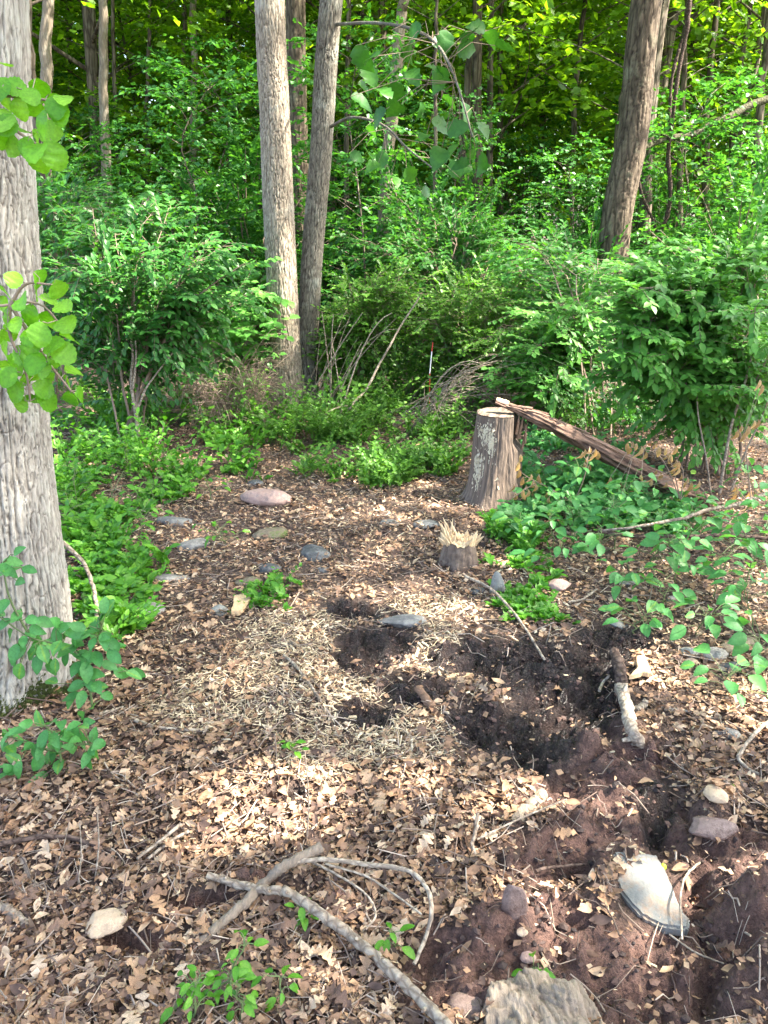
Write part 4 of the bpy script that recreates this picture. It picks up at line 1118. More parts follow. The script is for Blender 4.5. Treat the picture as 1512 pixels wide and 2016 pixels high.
S_BUFF = stonemat('stone_buff', (.44, .31, .20), (.60, .45, .31), (.36, .26, .18), rough=.7)
S_PINK = stonemat('stone_pink', (.27, .17, .14), (.42, .29, .24), (.22, .16, .14))
S_GREY = stonemat('stone_grey', (.085, .085, .085), (.19, .18, .17), (.24, .23, .21))
S_DARK = stonemat('stone_dark', (.035, .038, .042), (.09, .093, .095), (.14, .14, .14))
S_MOSSY = stonemat('stone_mossy', (.10, .08, .055), (.22, .17, .12), (.10, .13, .035))
S_BROWN = stonemat('stone_brown_wet', (.14, .09, .075), (.28, .2, .17), (.1, .06, .05), rough=.35)
S_RED = stonemat('stone_red', (.20, .11, .09), (.36, .22, .18), (.12, .07, .06))
S_PALE = stonemat('stone_pale', (.17, .17, .15), (.33, .32, .29), (.13, .12, .09))
ST = [(210, 1806, 70, 74, S_BUFF, 'smooth buff cobble half pressed into the mud at lower left', .55, .6), (1408, 1560, 42, 40, S_BUFF, 'rounded buff pebble on the soil near the right edge', .8, .3),
      (1101, 1145, 46, 56, S_PINK, 'flat faced pink stone right of the evergreen strip', .75, .95), (524, 982, 88, 38, S_PINK, 'long low pink boulder beside the trail left of centre', .6, .4),
      (503, 950, 30, 20, S_DARK, 'small dark stone just behind the long pink boulder', .8, .6), (342, 1024, 72, 24, S_GREY, 'flat grey slate among seedlings on the left', .4, .6),
      (380, 1070, 56, 28, S_GREY, 'grey pink stone in front of the flat slate on the left', .6, .5), (532, 1048, 58, 36, S_MOSSY, 'brown mossy stone below the long pink boulder', .7, .5),
      (622, 1084, 62, 38, S_DARK, 'dark layered slate rock in the middle of the trail', .6, .8), (332, 1136, 76, 26, S_GREY, 'flat grey slab half buried under thin twigs on the left', .35, .7),
      (432, 1198, 40, 34, S_PALE, 'pale grey angular stone beside the yellow wood chip', .8, .8), (530, 1116, 40, 24, S_DARK, 'small grey stone above the creeping leaf strip', .6, .6),
      (490, 1143, 52, 28, S_MOSSY, 'dark brown stone left of the creeping leaf strip', .6, .7), (637, 1121, 22, 16, S_GREY, 'little round grey stone below the dark slate rock', .9, .3),
      (795, 1219, 84, 32, S_GREY, 'wedge shaped grey slate above the dark mud', .4, .9), (978, 1155, 26, 62, S_PALE, 'upright narrow slate streaked with white by the evergreen strip', 1.6, .9),
      (836, 1030, 46, 24, S_GREY, 'grey stone left of the splintered stump', .6, .7), (768, 1028, 34, 18, S_GREY, 'small grey stone farther left of the splintered stump', .6, .6),
      (1358, 1282, 36, 28, S_PALE, 'left one of three grey stones in a row by the right edge', .8, .4), (1405, 1284, 48, 36, S_GREY, 'middle and largest one of three grey stones by the right edge', .8, .5),
      (1444, 1311, 44, 28, S_DARK, 'right one of three grey stones in a row by the right edge', .7, .5), (1455, 1268, 90, 30, S_MOSSY, 'long mossy stone behind the grey stones at the right edge', .5, .4),
      (1200, 1020, 38, 44, S_PALE, 'pale grey rock under the weeds below the split log', 1.2, .8), (925, 1978, 84, 54, S_BROWN, 'wet brown boulder left of the low stump at the bottom edge', .7, .5),
      (1062, 1802, 46, 38, S_PINK, 'small flat pink rock in the red clay', .4, .9), (1028, 1832, 20, 22, S_BUFF, 'tiny round pebble in the red clay', .9, .3),
      (1040, 1880, 26, 30, S_PINK, 'small stone in the clay above the low stump', .8, .4), (1432, 1440, 42, 30, S_GREY, 'grey stone in the litter near the right edge', .6, .6),
      (292, 1195, 56, 34, S_GREY, 'grey stone hidden in growth right of the left trunk', .6, .6), (1450, 1940, 44, 18, S_RED, 'thin reddish stone near the lower right corner', .5, .6),
      (668, 1768, 66, 46, S_RED, 'dark red stone under the crossed sticks', .6, .4), (258, 880, 60, 36, S_RED, 'brown red stone behind the seedlings on the left', .7, .5),
      (218, 858, 20, 20, S_PALE, 'white stone behind the seedlings on the left', .9, .5), (1010, 1780, 40, 52, S_BROWN, 'brown rock standing on the clay left of the pink rock', 1.1, .9),
      (1330, 1180, 30, 20, S_GREY, 'small grey stone among the right side weeds', .7, .6), (935, 1160, 30, 22, S_DARK, 'dark stone by the upright white streaked slate', .7, .8), (570, 1270, 24, 16, S_DARK, 'small dark stone on the chips', .7, .8),
      (1235, 1145, 30, 18, S_PALE, 'small pale stone right of the pink stone', .7, .6), (1220, 1228, 60, 18, S_PALE, 'pale flat stone above the mud', .4, .8),
      (1340, 1430, 30, 18, S_BUFF, 'small buff stone right of the thick stick', .7, .5), (15, 1935, 40, 50, S_RED, 'reddish stone at the lower left edge', .7, .6)]
for k, (x, y, w, h, m_, lab, fl, an) in enumerate(ST): stone(x, y, w, h, m_, lab, 40 + k, fl, ang=an, sink=.36 if k not in (0, 1, 2, 3, 31) else .16, yaw=.5 * rng.normal())
# small unnamed gravel
mb = MB(); import bmesh
bm = bmesh.new(); bmesh.ops.create_icosphere(bm, subdivisions=1, radius=1); VI = np.array([v.co for v in bm.verts]); FI = np.array([[v.index for v in f.verts] for f in bm.faces]); bm.free()


def lumps(n, zone, smin, smax, seed, squash=.7):
    r = np.random.default_rng(seed); out = []
    x = r.uniform(-1.8, 2.0, n * 8); y = r.uniform(.75, 4.2, n * 8)
    mu_, cl_, chh = masks(x, y); w = {'dirt': np.maximum(mu_, cl_), 'mud': mu_, 'clay': cl_}[zone]
    k = (r.random(n * 8) < w) & (np.abs(x) < .55 * y + .5); x, y = x[k][:n], y[k][:n]
    s = smin + (smax - smin) * r.random(len(x)) ** 5
    V = VI[None] * (1 + 1.1 * (r.random((len(x), len(VI), 1)) - .5)) * s[:, None, None] * np.array([1, 1, squash]) * (1 + .5 * (r.random((len(x), 1, 3)) - .5))
    V = V + np.stack([x, y, H(x, y) + s * .15], -1)[:, None]
    F = FI[None] + (np.arange(len(x)) * len(VI))[:, None, None]
    return V.reshape(-1, 3), F.reshape(-1, 3), np.repeat(r.random(len(x)), len(VI))


V, F, T_ = lumps(6000, 'dirt', .0015, .010, 3)
M_CLOD = leafmat('clod', [(0, (.02, .013, .012)), (.6, (.05, .03, .025)), (1, (.11, .062, .048))], trans=0, rough=.75)
mb.add(V, F, T_); tag(mb.build('soil_clods', M_CLOD, smooth=False), 'crumbs and clods of dark and reddish soil on the churned ground', 'soil', None, 'stuff')

# concrete slab piece
def prism_px(name, label, cat, pts, thick, mat, dz=.03, tilt=0., rough=.0, seed=0, bev=.006):
    """flat piece whose outline is traced on the ground plane"""
    P = np.array([G0(x, y, 0) for x, y in pts]); c = P.mean(0); g = float(H(c[0], c[1]))
    import bmesh
    bm = bmesh.new(); r = np.random.default_rng(seed)
    Q = []
    for i in range(len(P)):
        a, b = P[i], P[(i + 1) % len(P)]; m_ = 5
        for j in range(m_): q = a + (b - a) * j / m_; Q.append(q + np.append(rough * r.normal(size=2), 0))
    vs = [bm.verts.new((q[0] - c[0], q[1] - c[1], tilt * (q[1] - c[1]))) for q in Q]
    f = bm.faces.new(vs); 
    if f.normal.z < 0: f.normal_flip()
    e = bmesh.ops.extrude_face_region(bm, geom=[f]); 
    for v in [v for v in e['geom'] if isinstance(v, bmesh.types.BMVert)]: v.co.z -= thick
    bmesh.ops.recalc_face_normals(bm, faces=bm.faces)
    bmesh.ops.bevel(bm, geom=[ed for ed in bm.edges], offset=bev, segments=2, affect='EDGES')
    me = bpy.data.meshes.new(name); bm.to_mesh(me); bm.free(); me.materials.append(mat)
    for p in me.polygons: p.use_smooth = False
    o = link(name, me); o.location = (c[0], c[1], g + dz); return tag(o, label, cat)


S_CONC = stonemat('concrete', (.13, .128, .12), (.25, .245, .225), (.25, .18, .13), sc=14, bump=1.)
prism_px('concrete_slab', 'pale grey broken slab sunk in the red soil, half in sunlight', 'slab', [(1206, 1682), (1290, 1690), (1304, 1708), (1322, 1745), (1338, 1790), (1357, 1812), (1352, 1834), (1305, 1828), (1262, 1806), (1228, 1770), (1208, 1735)],
         0.03, S_CONC, dz=.016, tilt=.03, rough=.0015, seed=5)
prism_px('wood_slab', 'cream split slab of wood lying right of the thick stick', 'wood piece', [(1250, 1318), (1266, 1316), (1280, 1352), (1262, 1350), (1236, 1358), (1252, 1340)], .02, M_PALEW, dz=.035, rough=.0015, seed=6, bev=.002)
prism_px('wood_chunk', 'large yellow wood chunk by the pale stone on the trail', 'wood piece', [(462, 1185), (490, 1180), (500, 1186), (475, 1215), (456, 1218)], .025, M_PALEW, dz=.028, rough=.002, seed=7, bev=.002)
prism_px('wood_chunk', 'narrow cream board chip on the dark mud edge', 'wood piece', [(874, 1344), (930, 1343), (930, 1352), (880, 1353)], .012, M_PALEW, dz=.018, rough=.001, seed=8, bev=.001)


# ------------------------------------------------------------------ sticks and branches lying about
def stick(pts, w, label, mat, dz=.012, name='stick', cat='stick', k=8, taper=.8, n=30, wob=.14, z=None, knots=0, group=None, tone=.5, seed=0, ends=None):
    """pts in photo pixels on the ground (dz above it, may be a list); w = width in pixels at the start"""
    r = np.random.default_rng(seed)
    dzs = dz if isinstance(dz, (list, tuple)) else [dz] * len(pts)
    P = np.array([G(x, y, d) for (x, y), d in zip(pts, dzs)]); c = P[0].copy(); c[2] = float(H(c[0], c[1]))
    Q = smooth_path(P, n); dep = (Q - [0, 0, CAM_H]) @ _f
    ww = np.interp(np.linspace(0, 1, n), np.linspace(0, 1, len(w)), w) if isinstance(w, (list, tuple)) else w * np.linspace(1, taper, n)
    rad = ww * dep / F_PX / 2 * (1 + .12 * r.normal(size=n) * (.5 if n > 30 else .3))
    if wob > .1: Q[1:-1] += .12 * rad[1:-1, None] * r.normal(size=(n - 2, 3))
    mb = MB(); tube_closed(mb, Q - c, rad, k, tone, wob)
    for j in range(knots):
        i = int(r.integers(3, n - 3)); d = nrmz(r.normal(size=3) + [0, 0, .6]); L_ = rad[i] * 2.2
        tube_closed(mb, np.array([Q[i] - c, Q[i] - c + d * L_]), np.array([rad[i] * .55, rad[i] * .3]), 6, tone)
    o = mb.build(name, mat); o.location = Vector(c); return tag(o, label, cat, group)


stick([(408, 1722), (465, 1740), (520, 1752), (560, 1754), (612, 1784), (690, 1842), (760, 1902), (830, 1968), (900, 2040)], [12, 16, 17, 18, 20, 21, 22, 23, 24], 'long grey brown branch running from the hollow down to the bottom edge', M_STICK,
      dz=[.03, .035, .045, .05, .05, .045, .045, .05, .06], k=12, n=60, knots=5, seed=1, name='branch', cat='branch')
stick([(393, 1858), (440, 1815), (480, 1780), (520, 1740), (560, 1705), (632, 1668)], [18, 20, 20, 18, 20, 22], 'pale weathered split stick crossing under the long branch', M_GREYW, dz=[.012, .02, .03, .04, .06, .075], k=9, n=44, wob=.4, seed=2)
stick([(560, 1700), (640, 1692), (720, 1702), (800, 1712), (838, 1745), (850, 1790), (838, 1845), (815, 1898)], 10, 'curved tan vine stem looping right of the crossed sticks', M_STICK, dz=[.05, .07, .07, .07, .06, .05, .035, .02], name='looping_vine', cat='vine', tone=.9, seed=3)
stick([(600, 1690), (660, 1720), (720, 1760), (740, 1800), (720, 1830)], 5, 'thin pale curved twig inside the loop of the vine stem', M_STICK, dz=.04, name='twig', cat='twig', tone=.9, seed=4)
stick([(640, 1700), (720, 1725), (790, 1770), (830, 1800)], 5, 'thin straw coloured twig reaching the curved vine stem', M_STICK, dz=.05, name='twig', cat='twig', tone=.9, seed=5)
stick([(1210, 1282), (1220, 1320), (1224, 1352)], [20, 24, 24], 'dark upper piece of the thick stick on the mud bank', M_STICK_D, dz=[.07, .06, .055], k=10, n=20, wob=.3, seed=6)
stick([(1224, 1350), (1235, 1400), (1246, 1440), (1257, 1463)], [24, 25, 26, 26], 'thick tan peeled stick lying on the mud bank', M_STICK, dz=[.055, .04, .035, .03], k=10, n=26, wob=.35, knots=3, tone=.8, seed=7)
stick([(1308, 1396), (1350, 1400), (1412, 1416)], 7, 'straight pale stick right of the thick peeled stick', M_STICK, tone=.9, seed=8)
stick([(1520, 1415), (1490, 1440), (1460, 1478), (1455, 1495), (1475, 1515), (1494, 1524)], 8, 'curled pinkish root at the right edge', M_STICK, dz=[.05, .04, .03, .03, .02, .02], name='root', cat='root', tone=.8, seed=9)
stick([(256, 1414), (302, 1430), (350, 1436), (410, 1438)], 9, 'curved pale stick above the sunlit leaves on the left', M_STICK, tone=.95, seed=10)
stick([(172, 1416), (210, 1404), (246, 1394)], 13, 'short pale log piece left of the curved pale stick', M_STICK, tone=.9, seed=11)
stick([(0, 1662), (60, 1650), (130, 1648), (190, 1664), (235, 1684)], 11, 'reddish brown root along the left edge of the litter', M_STICK_D, dz=[.03, .03, .025, .02, .01], name='root', cat='root', seed=12)
stick([(356, 1622), (320, 1652), (270, 1690)], 7, 'upper one of two thin parallel brown sticks left of the sun patch', M_STICK, dz=.04, tone=.6, seed=13)
stick([(372, 1636), (330, 1660), (292, 1690)], 7, 'lower one of two thin parallel brown sticks left of the sun patch', M_STICK, dz=.03, tone=.4, seed=14)
stick([(0, 1785), (25, 1798), (52, 1822)], 20, 'thick grey stick end at the lower left edge', M_STICK, dz=.015, k=10, wob=.3, seed=15)
stick([(48, 1704), (58, 1728), (88, 1752)], 7, 'bent grey twig on the litter at the left', M_STICK, name='twig', cat='twig', seed=16)
stick([(22, 1880), (26, 1930), (36, 2000), (40, 2030)], 5, 'thin grey twig running down at the lower left corner', M_STICK, name='twig', cat='twig', seed=17)
stick([(1382, 1695), (1352, 1722), (1340, 1765), (1343, 1850)], 5, 'thin curved pinkish twig over the concrete slab', M_STICK, dz=[.05, .06, .06, .05], name='twig', cat='twig', tone=.8, seed=18)
stick([(1420, 1814), (1448, 1826), (1478, 1842)], 6, 'short white stick right of the slab', M_STICK, dz=.03, name='twig', cat='twig', tone=1., seed=19)
stick([(1318, 1840), (1370, 1875), (1425, 1897)], 4, 'long thin twig below the slab', M_STICK, dz=.02, name='twig', cat='twig', tone=.8, seed=20)
stick([(940, 1652), (1010, 1618), (1060, 1596), (1115, 1574)], 4, 'thin tan twig resting over the buried log', M_STICK, dz=[.03, .05, .06, .05], name='twig', cat='twig', tone=.7, seed=21)
stick([(940, 1600), (936, 1640), (930, 1665), (946, 1700)], 8, 'short grey twig standing crooked in the oak leaves', M_STICK, dz=[.08, .05, .03, .01], name='twig', cat='twig', tone=.5, seed=22)
stick([(1008, 1625), (1040, 1592), (1066, 1566)], [24, 28, 24], 'pale buried log piece at the rim of the clay rut', M_GREYW, dz=.01, k=10, wob=.35, seed=23, name='log', cat='log')
stick([(985, 1528), (1020, 1534), (1068, 1536)], [16, 20, 16], 'brown buried log below the muddy hollow', M_ROT, dz=.005, k=10, wob=.35, seed=24, name='log', cat='log')
stick([(822, 1356), (838, 1374), (852, 1396)], [17, 20, 18], 'short brown block of wood in the mud beside the chips', M_ROT, dz=.015, k=6, n=10, wob=.2, seed=25, name='log', cat='log')
stick([(540, 1728), (420, 1728), (350, 1722)], [30, 36, 20], 'muddy half buried log above the hollow', M_ROT, dz=.006, k=10, wob=.35, seed=26, name='log', cat='log', tone=.1)
stick([(1055, 1715), (1080, 1708), (1150, 1702)], 7, 'short brown stick at the rim of the clay hole', M_STICK_D, dz=.03, seed=27)
stick([(916, 1134), (967, 1160), (1022, 1220), (1072, 1298)], 6, 'long tan twig sloping down from the splintered stump', M_STICK, dz=[.06, .05, .03, .01], name='twig', cat='twig', tone=.7, seed=28)
stick([(123, 1067), (166, 1112), (188, 1178), (191, 1263)], 9, 'grey bent stick leaning beside the left trunk', M_STICK, dz=[.30, .22, .12, .01], seed=29)
stick([(560, 1290), (590, 1320), (612, 1350), (632, 1380)], 7, 'curved bark strip on the wood chips', M_STICK, dz=.015, tone=.6, seed=30)
stick([(1520, 968), (1455, 993), (1395, 1003), (1345, 1020), (1254, 1037), (1180, 1045)], [9, 9, 8, 7, 6, 5], 'grey fallen branch entering from the right edge above the weeds', M_STICK, dz=[.28, .26, .26, .25, .22, .18], name='branch', cat='branch', n=50, tone=.4, seed=31)
stick([(1180, 1046), (1254, 1056), (1355, 1056), (1440, 1055), (1520, 1060)], [8, 8, 8, 8, 8], 'darker lower fallen branch across the weeds on the right', M_STICK_D, dz=[.18, .17, .17, .17, .17], name='branch', cat='branch', n=50, seed=32)
stick([(760, 1195), (790, 1208), (830, 1214)], 7, 'dark stick above the grey slate wedge', M_STICK_D, seed=33)
stick([(1180, 1360), (1186, 1345), (1200, 1330)], 6, 'little pale stub sticking up from the mud', M_STICK, dz=.03, tone=.9, seed=34)
stick([(1252, 1400), (1262, 1392), (1272, 1380)], 16, 'pale grey stub lying against the thick peeled stick', M_STICK, dz=.03, tone=.9, seed=35)
stick([(1120, 1185), (1146, 1180), (1175, 1160)], 5, 'thin white twig right of the pink stone', M_STICK, dz=.03, name='twig', cat='twig', tone=.9, seed=36)
for k, (a, bb, hh, lab) in enumerate([((603, 1662), (600, 1478), 4, 'tall straw coloured dead stalk in the sunlit leaves'), ((150, 1742), (157, 1618), 4, 'left one of two brown dead stalks on the left'),
                                      ((184, 1730), (192, 1602), 5, 'right one of two brown dead stalks on the left'), ((100, 1718), (136, 1620), 3, 'leaning thin dead stalk at the left'), ((985, 1740), (990, 1672), 3, 'short dead stalk standing in the clay'),
                                      ((1060, 1295), (1085, 1230), 3, 'thin dead stalk above the mud'), ((1275, 1190), (1284, 1130), 3, 'thin forked stalk among the right side weeds')]):
    g = G(*a); top = D(bb[0], bb[1], g[1] + .01 * (k % 3)); P = smooth_path(np.array([g - [0, 0, .02], (g + top) / 2 + [.008, 0, 0], top]) - g, 10)
    mb = MB(); tube_closed(mb, P, np.linspace(1, .6, 10) * hh * g[1] * 1.08 / F_PX / 2, 6, .8, .1)
    o = mb.build('dead_stalk', M_STICK); o.location = Vector(g); tag(o, lab, 'stalk')

# litter of thin twigs, bark strips and straw
r = np.random.default_rng(9)
def scatter_xy(n, dens, seed, y0=.8, y1=6.6, p=1.6):
    r = np.random.default_rng(seed); y = y0 + (y1 - y0) * r.random(n) ** p; x = (r.random(n) - .5) * 2 * (.56 * y + .45)
    mu_, cl_, ch_ = masks(x, y); w = dens(mu_, cl_, ch_, x, y); k = (r.random(n) < w) & (gmask(x, y, ell(1280, 1758, 76, 72), 4.0) < .45) & (gmask(x, y, ell(210, 1812, 34, 34), 4.0) < .5)
    return x[k], y[k]


x, y = scatter_xy(15000, lambda m, c, h, x, y: np.clip(1 - .95 * m - .85 * c, .05, 1), 51)
n = len(x); az = r.random(n) * 6.283; ln = .03 + .16 * r.random(n) ** 3; s = np.linspace(-.5, .5, 4)
W = np.zeros((n, 4, 3)); bend = .3 * r.normal(size=n)
W[..., 0] = x[:, None] + np.cos(az)[:, None] * ln[:, None] * s - np.sin(az)[:, None] * (ln * bend)[:, None] * s ** 2
W[..., 1] = y[:, None] + np.sin(az)[:, None] * ln[:, None] * s + np.cos(az)[:, None] * (ln * bend)[:, None] * s ** 2
W[..., 2] = H(W[..., 0], W[..., 1]) + .008 + (.012 * r.random(n))[:, None] + (ln * .25 * r.normal(size=n))[:, None] * s
mb = MB(); mb.add(*tubes(W, (.0007 + .0018 * r.random(n) ** 2)[:, None], 4, np.clip(r.random(n), 0, 1)))
tag(mb.build('twig_litter', M_TWIG), 'fine twigs and straw strewn over the leaf litter', 'twigs', None, 'stuff')

# wood chips
x, y = scatter_xy(150000, lambda m, c, h, x, y: np.clip(h ** 1.6 * 1.2 + .03 + .12 * (y > 2.3) * (fbm(x * 2, y * 2, 2, 8) > .5) * (y < 4.6), 0, 1) * np.clip(1 - 1.02 * m, .02, 1) * (1 - .85 * c), 53, y0=1.2, y1=4.8, p=1.1)
n = len(x); az = r.random(n) * 6.283; ax = np.stack([np.cos(az), np.sin(az), .3 * r.normal(size=n)], -1)
nr = np.array([0, 0, 1.]) + .45 * r.normal(size=(n, 3)); sz = .004 + .040 * r.random(n) ** 3
T_CH = (np.array([(-.5, .1, 0), (-.42, -.12, 0), (.5, -.08, .02), (.44, .11, .02), (0, .02, .08), (0, -.02, -.06)]) + 0., np.array([(0, 1, 4), (1, 2, 4), (2, 3, 4), (3, 0, 4), (1, 0, 5), (2, 1, 5), (3, 2, 5), (0, 3, 5)]))
mb = MB(); add_leaves(mb, T_CH, np.stack([x, y, H(x, y) + .004 + .010 * r.random(n)], -1), ax, nr, sz, r.random(n), .45 + .9 * r.random(n)[:, None, None] ** 2)
tag(mb.build('wood_chips', M_CHIP, smooth=False), 'pale wood chips and shavings spread over the middle of the clearing', 'wood chips', None, 'stuff')

# pale straw among the chips
x, y = scatter_xy(26000, lambda m, c, h, x, y: np.clip(h ** 1.5 * .8, 0, 1) * (1 - m), 63, y0=1.2, y1=4.2, p=1.1)
n = len(x); az = 1.2 * r.normal(size=n); ln = .015 + .06 * r.random(n) ** 2; s = np.linspace(-.5, .5, 3); W = np.zeros((n, 3, 3))
W[..., 0] = x[:, None] + np.cos(az)[:, None] * ln[:, None] * s; W[..., 1] = y[:, None] + np.sin(az)[:, None] * ln[:, None] * s + (.2 * ln * r.normal(size=n))[:, None] * s ** 2
W[..., 2] = H(W[..., 0], W[..., 1]) + .008 + (.014 * r.random(n))[:, None] + (ln * .3 * r.normal(size=n))[:, None] * s
mb = MB(); mb.add(*tubes(W, (.0006 + .0009 * r.random(n))[:, None], 3, r.random(n)))
tag(mb.build('straw', M_CHIP), 'fine pale straw lying across the wood chip patch', 'straw', None, 'stuff')

# leaf litter: whole dry oak leaves, narrow leaves and crumbs
SLAB_E = ell(1283, 1762, 70, 72)


def litter_frames(x, y, seed, tilt=.38, lift=.016):
    r = np.random.default_rng(seed); n = len(x); az = r.random(n) * 6.283
    pos = np.stack([x, y, H(x, y) + .004 + lift * r.random(n)], -1)
    return pos, np.stack([np.cos(az), np.sin(az), .22 * r.normal(size=n)], -1), np.array([0, 0, 1.]) + tilt * r.normal(size=(n, 3))


dens_leaf = lambda m, c, h, x, y: np.clip(1 - 1.15 * m - 1.0 * c - .7 * h, .02, 1) * np.where(y > 2.6, .45, 1)
x, y = scatter_xy(5200, dens_leaf, 55, y1=5.6, p=1.25)
pos, ax, nr = litter_frames(x, y, 56, .42, .018); sz = .022 + .052 * r.random(len(x)) ** 1.5; tn = np.clip(.50 + .30 * r.normal(size=len(x)), 0, 1)
dist = np.linalg.norm(pos - [0, 0, CAM_H], axis=1); inv = (np.abs(pos[:, 0]) < .47 * (pos @ _f - CAM_H * _f[2])) & (pos[:, 1] > .98)
score = sz / dist * inv * np.abs(nrmz(nr) @ np.array([0, -.55, .83])) * (1 + .3 * r.random(len(sz)))
o_ = np.argsort(-score); single = np.zeros(len(x), bool); single[o_[:290]] = True
mb = MB()
for k in range(8):
    m_ = (np.arange(len(x)) % 8 == k) & ~single; add_leaves(mb, OAKS[k], pos[m_], ax[m_], nr[m_], sz[m_], tn[m_], 1.0)
tag(mb.build('oak_leaf_litter', M_DRY), 'layer of dry tan and brown oak leaves covering the foreground', 'leaf litter', None, 'stuff')
x, y = scatter_xy(52000, lambda *a: np.clip(dens_leaf(*a) * 1.1, .03, 1), 57, y1=6.6, p=1.3)
pos2, ax2, nr2 = litter_frames(x, y, 58, .6, .016); sz2 = .010 + .045 * r.random(len(x)) ** 1.5; tn2 = np.clip(.40 + .30 * r.normal(size=len(x)), 0, 1)
mb = MB()
for k in range(5):
    m_ = np.arange(len(x)) % 5 == k; add_leaves(mb, NARROWS[k], pos2[m_], ax2[m_], nr2[m_], sz2[m_], tn2[m_], 1.1)
tag(mb.build('leaf_crumbs', M_DRY), 'broken brown leaf pieces filling the gaps of the litter', 'leaf litter', None, 'stuff')

x, y = scatter_xy(130000, lambda m, c, h, x, y: np.clip(.75 - .74 * m - .68 * c - .3 * h, .03, 1), 67, y1=6.0, p=1.25)
posf, axf, nrf = litter_frames(x, y, 68, .45, .022); mb = MB(); n = len(x)
add_leaves(mb, (T_DIA[0] - [.5, 0, 0], T_DIA[1]), posf, axf, nrf, .006 + .020 * rng.random(n) ** 2, np.clip(.38 + .3 * rng.normal(size=n), 0, 1), (.5 + 1.2 * rng.random(n))[:, None, None])
tag(mb.build('leaf_flakes', M_DRY), 'small flakes of shredded leaf mixed into the litter', 'leaf litter', None, 'stuff')

COLN = ['dark brown', 'russet', 'tan', 'pale tan', 'bleached beige']
oak_me = {}
for k in range(8):
    for c in range(5):
        b = MB(); V, F = OAKS[k]; b.add(V, F, .08 + .21 * c); oak_me[k, c] = b.mesh('oak_leaf', M_DRY)
LMK = [((210, 1806), 'near the buff cobble'), ((640, 1780), 'right of the crossed sticks'), ((420, 1800), 'below the hollow by the crossed sticks'), ((120, 1560), 'beside the broad leaved plant at the left edge'),
       ((600, 1570), 'in the sunlit patch'), ((860, 1600), 'at the right end of the sunlit patch'), ((1280, 1760), 'around the concrete slab'), ((1420, 1560), 'near the buff pebble at right'), ((1060, 1960), 'by the low grey stump'),
       ((430, 1960), 'among the sprigs at the bottom edge'), ((100, 1950), 'in the lower left corner'), ((1450, 1950), 'in the lower right corner'), ((300, 1450), 'by the curved pale stick'), ((950, 1800), 'on the red clay'),
       ((1400, 1400), 'right of the thick peeled stick'), ((700, 1940), 'left of the long branch near the bottom'), ((60, 1720), 'by the reddish root at left')]
for i in np.where(single)[0]:
    c = int(np.clip(tn[i] * 5, 0, 4)); V_ = pos[i]; dd_ = (V_ - [0, 0, CAM_H]); z_ = dd_ @ _f; px = CX + F_PX * dd_[0] / z_; py = CY - F_PX * (dd_ @ _u) / z_
    j = int(np.argmin([(px - a[0][0]) ** 2 + (py - a[0][1]) ** 2 for a in LMK]))
    o = bpy.data.objects.new('fallen_leaf', oak_me[int(i) % 8, c]); COL.objects.link(o)
    a_ = nrmz(ax[i]); s_ = nrmz(np.cross(nr[i], a_)); u_ = np.cross(a_, s_); z = sz[i] * 1.0
    o.matrix_basis = Matrix([[a_[q] * z, s_[q] * z, u_[q] * z, V_[q] + (.006 if q == 2 else 0)] for q in range(3)] + [[0, 0, 0, 1]])
    tag(o, '%s dry oak leaf %s' % (COLN[c], LMK[j][1]), 'leaf', 'dry oak leaves on the ground')

# ------------------------------------------------------------------ stumps
def stump_side(mb, h, radf, n=96, m=60, seed=0, amp=.012, lobes=5, mat=0, topjag=0.):
    th = np.linspace(0, 2 * np.pi, n, endpoint=False); z = np.linspace(-.06, 1, m)
    ZZ, TH = np.meshgrid(z, th, indexing='ij'); c, s = np.cos(TH), np.sin(TH)
    g = fbm(c * 17 + 20, s * 17 + ZZ * 2.6, 4, seed, .7); g2 = fbm(c * 2.2 + 9, s * 2.2 + ZZ * 3, 3, seed + 2)
    r_ = radf(np.clip(ZZ, 0, 1)) * (1 + .10 * np.cos(lobes * TH + seed) * (1 - np.clip(ZZ, 0, 1)) ** 2 + .12 * (g2 - .5)) + amp * (g - .5) * 2
    zz = ZZ * h + topjag * (fbm(c * 6 + 3, s * 6, 3, seed + 4) - .5) * np.clip(ZZ, 0, 1) ** 6
    V = np.stack([r_ * c, r_ * s, zz], -1); ids = np.arange(n * m).reshape(m, n)
    F = np.stack([ids[:-1], np.roll(ids, -1, 1)[:-1], np.roll(ids, -1, 1)[1:], ids[1:]], -1).reshape(-1, 4)
    mb.add(V.reshape(-1, 3), F, np.clip(g * 1.6 - .3, 0, 1).ravel(), mat)
    return V[-1]


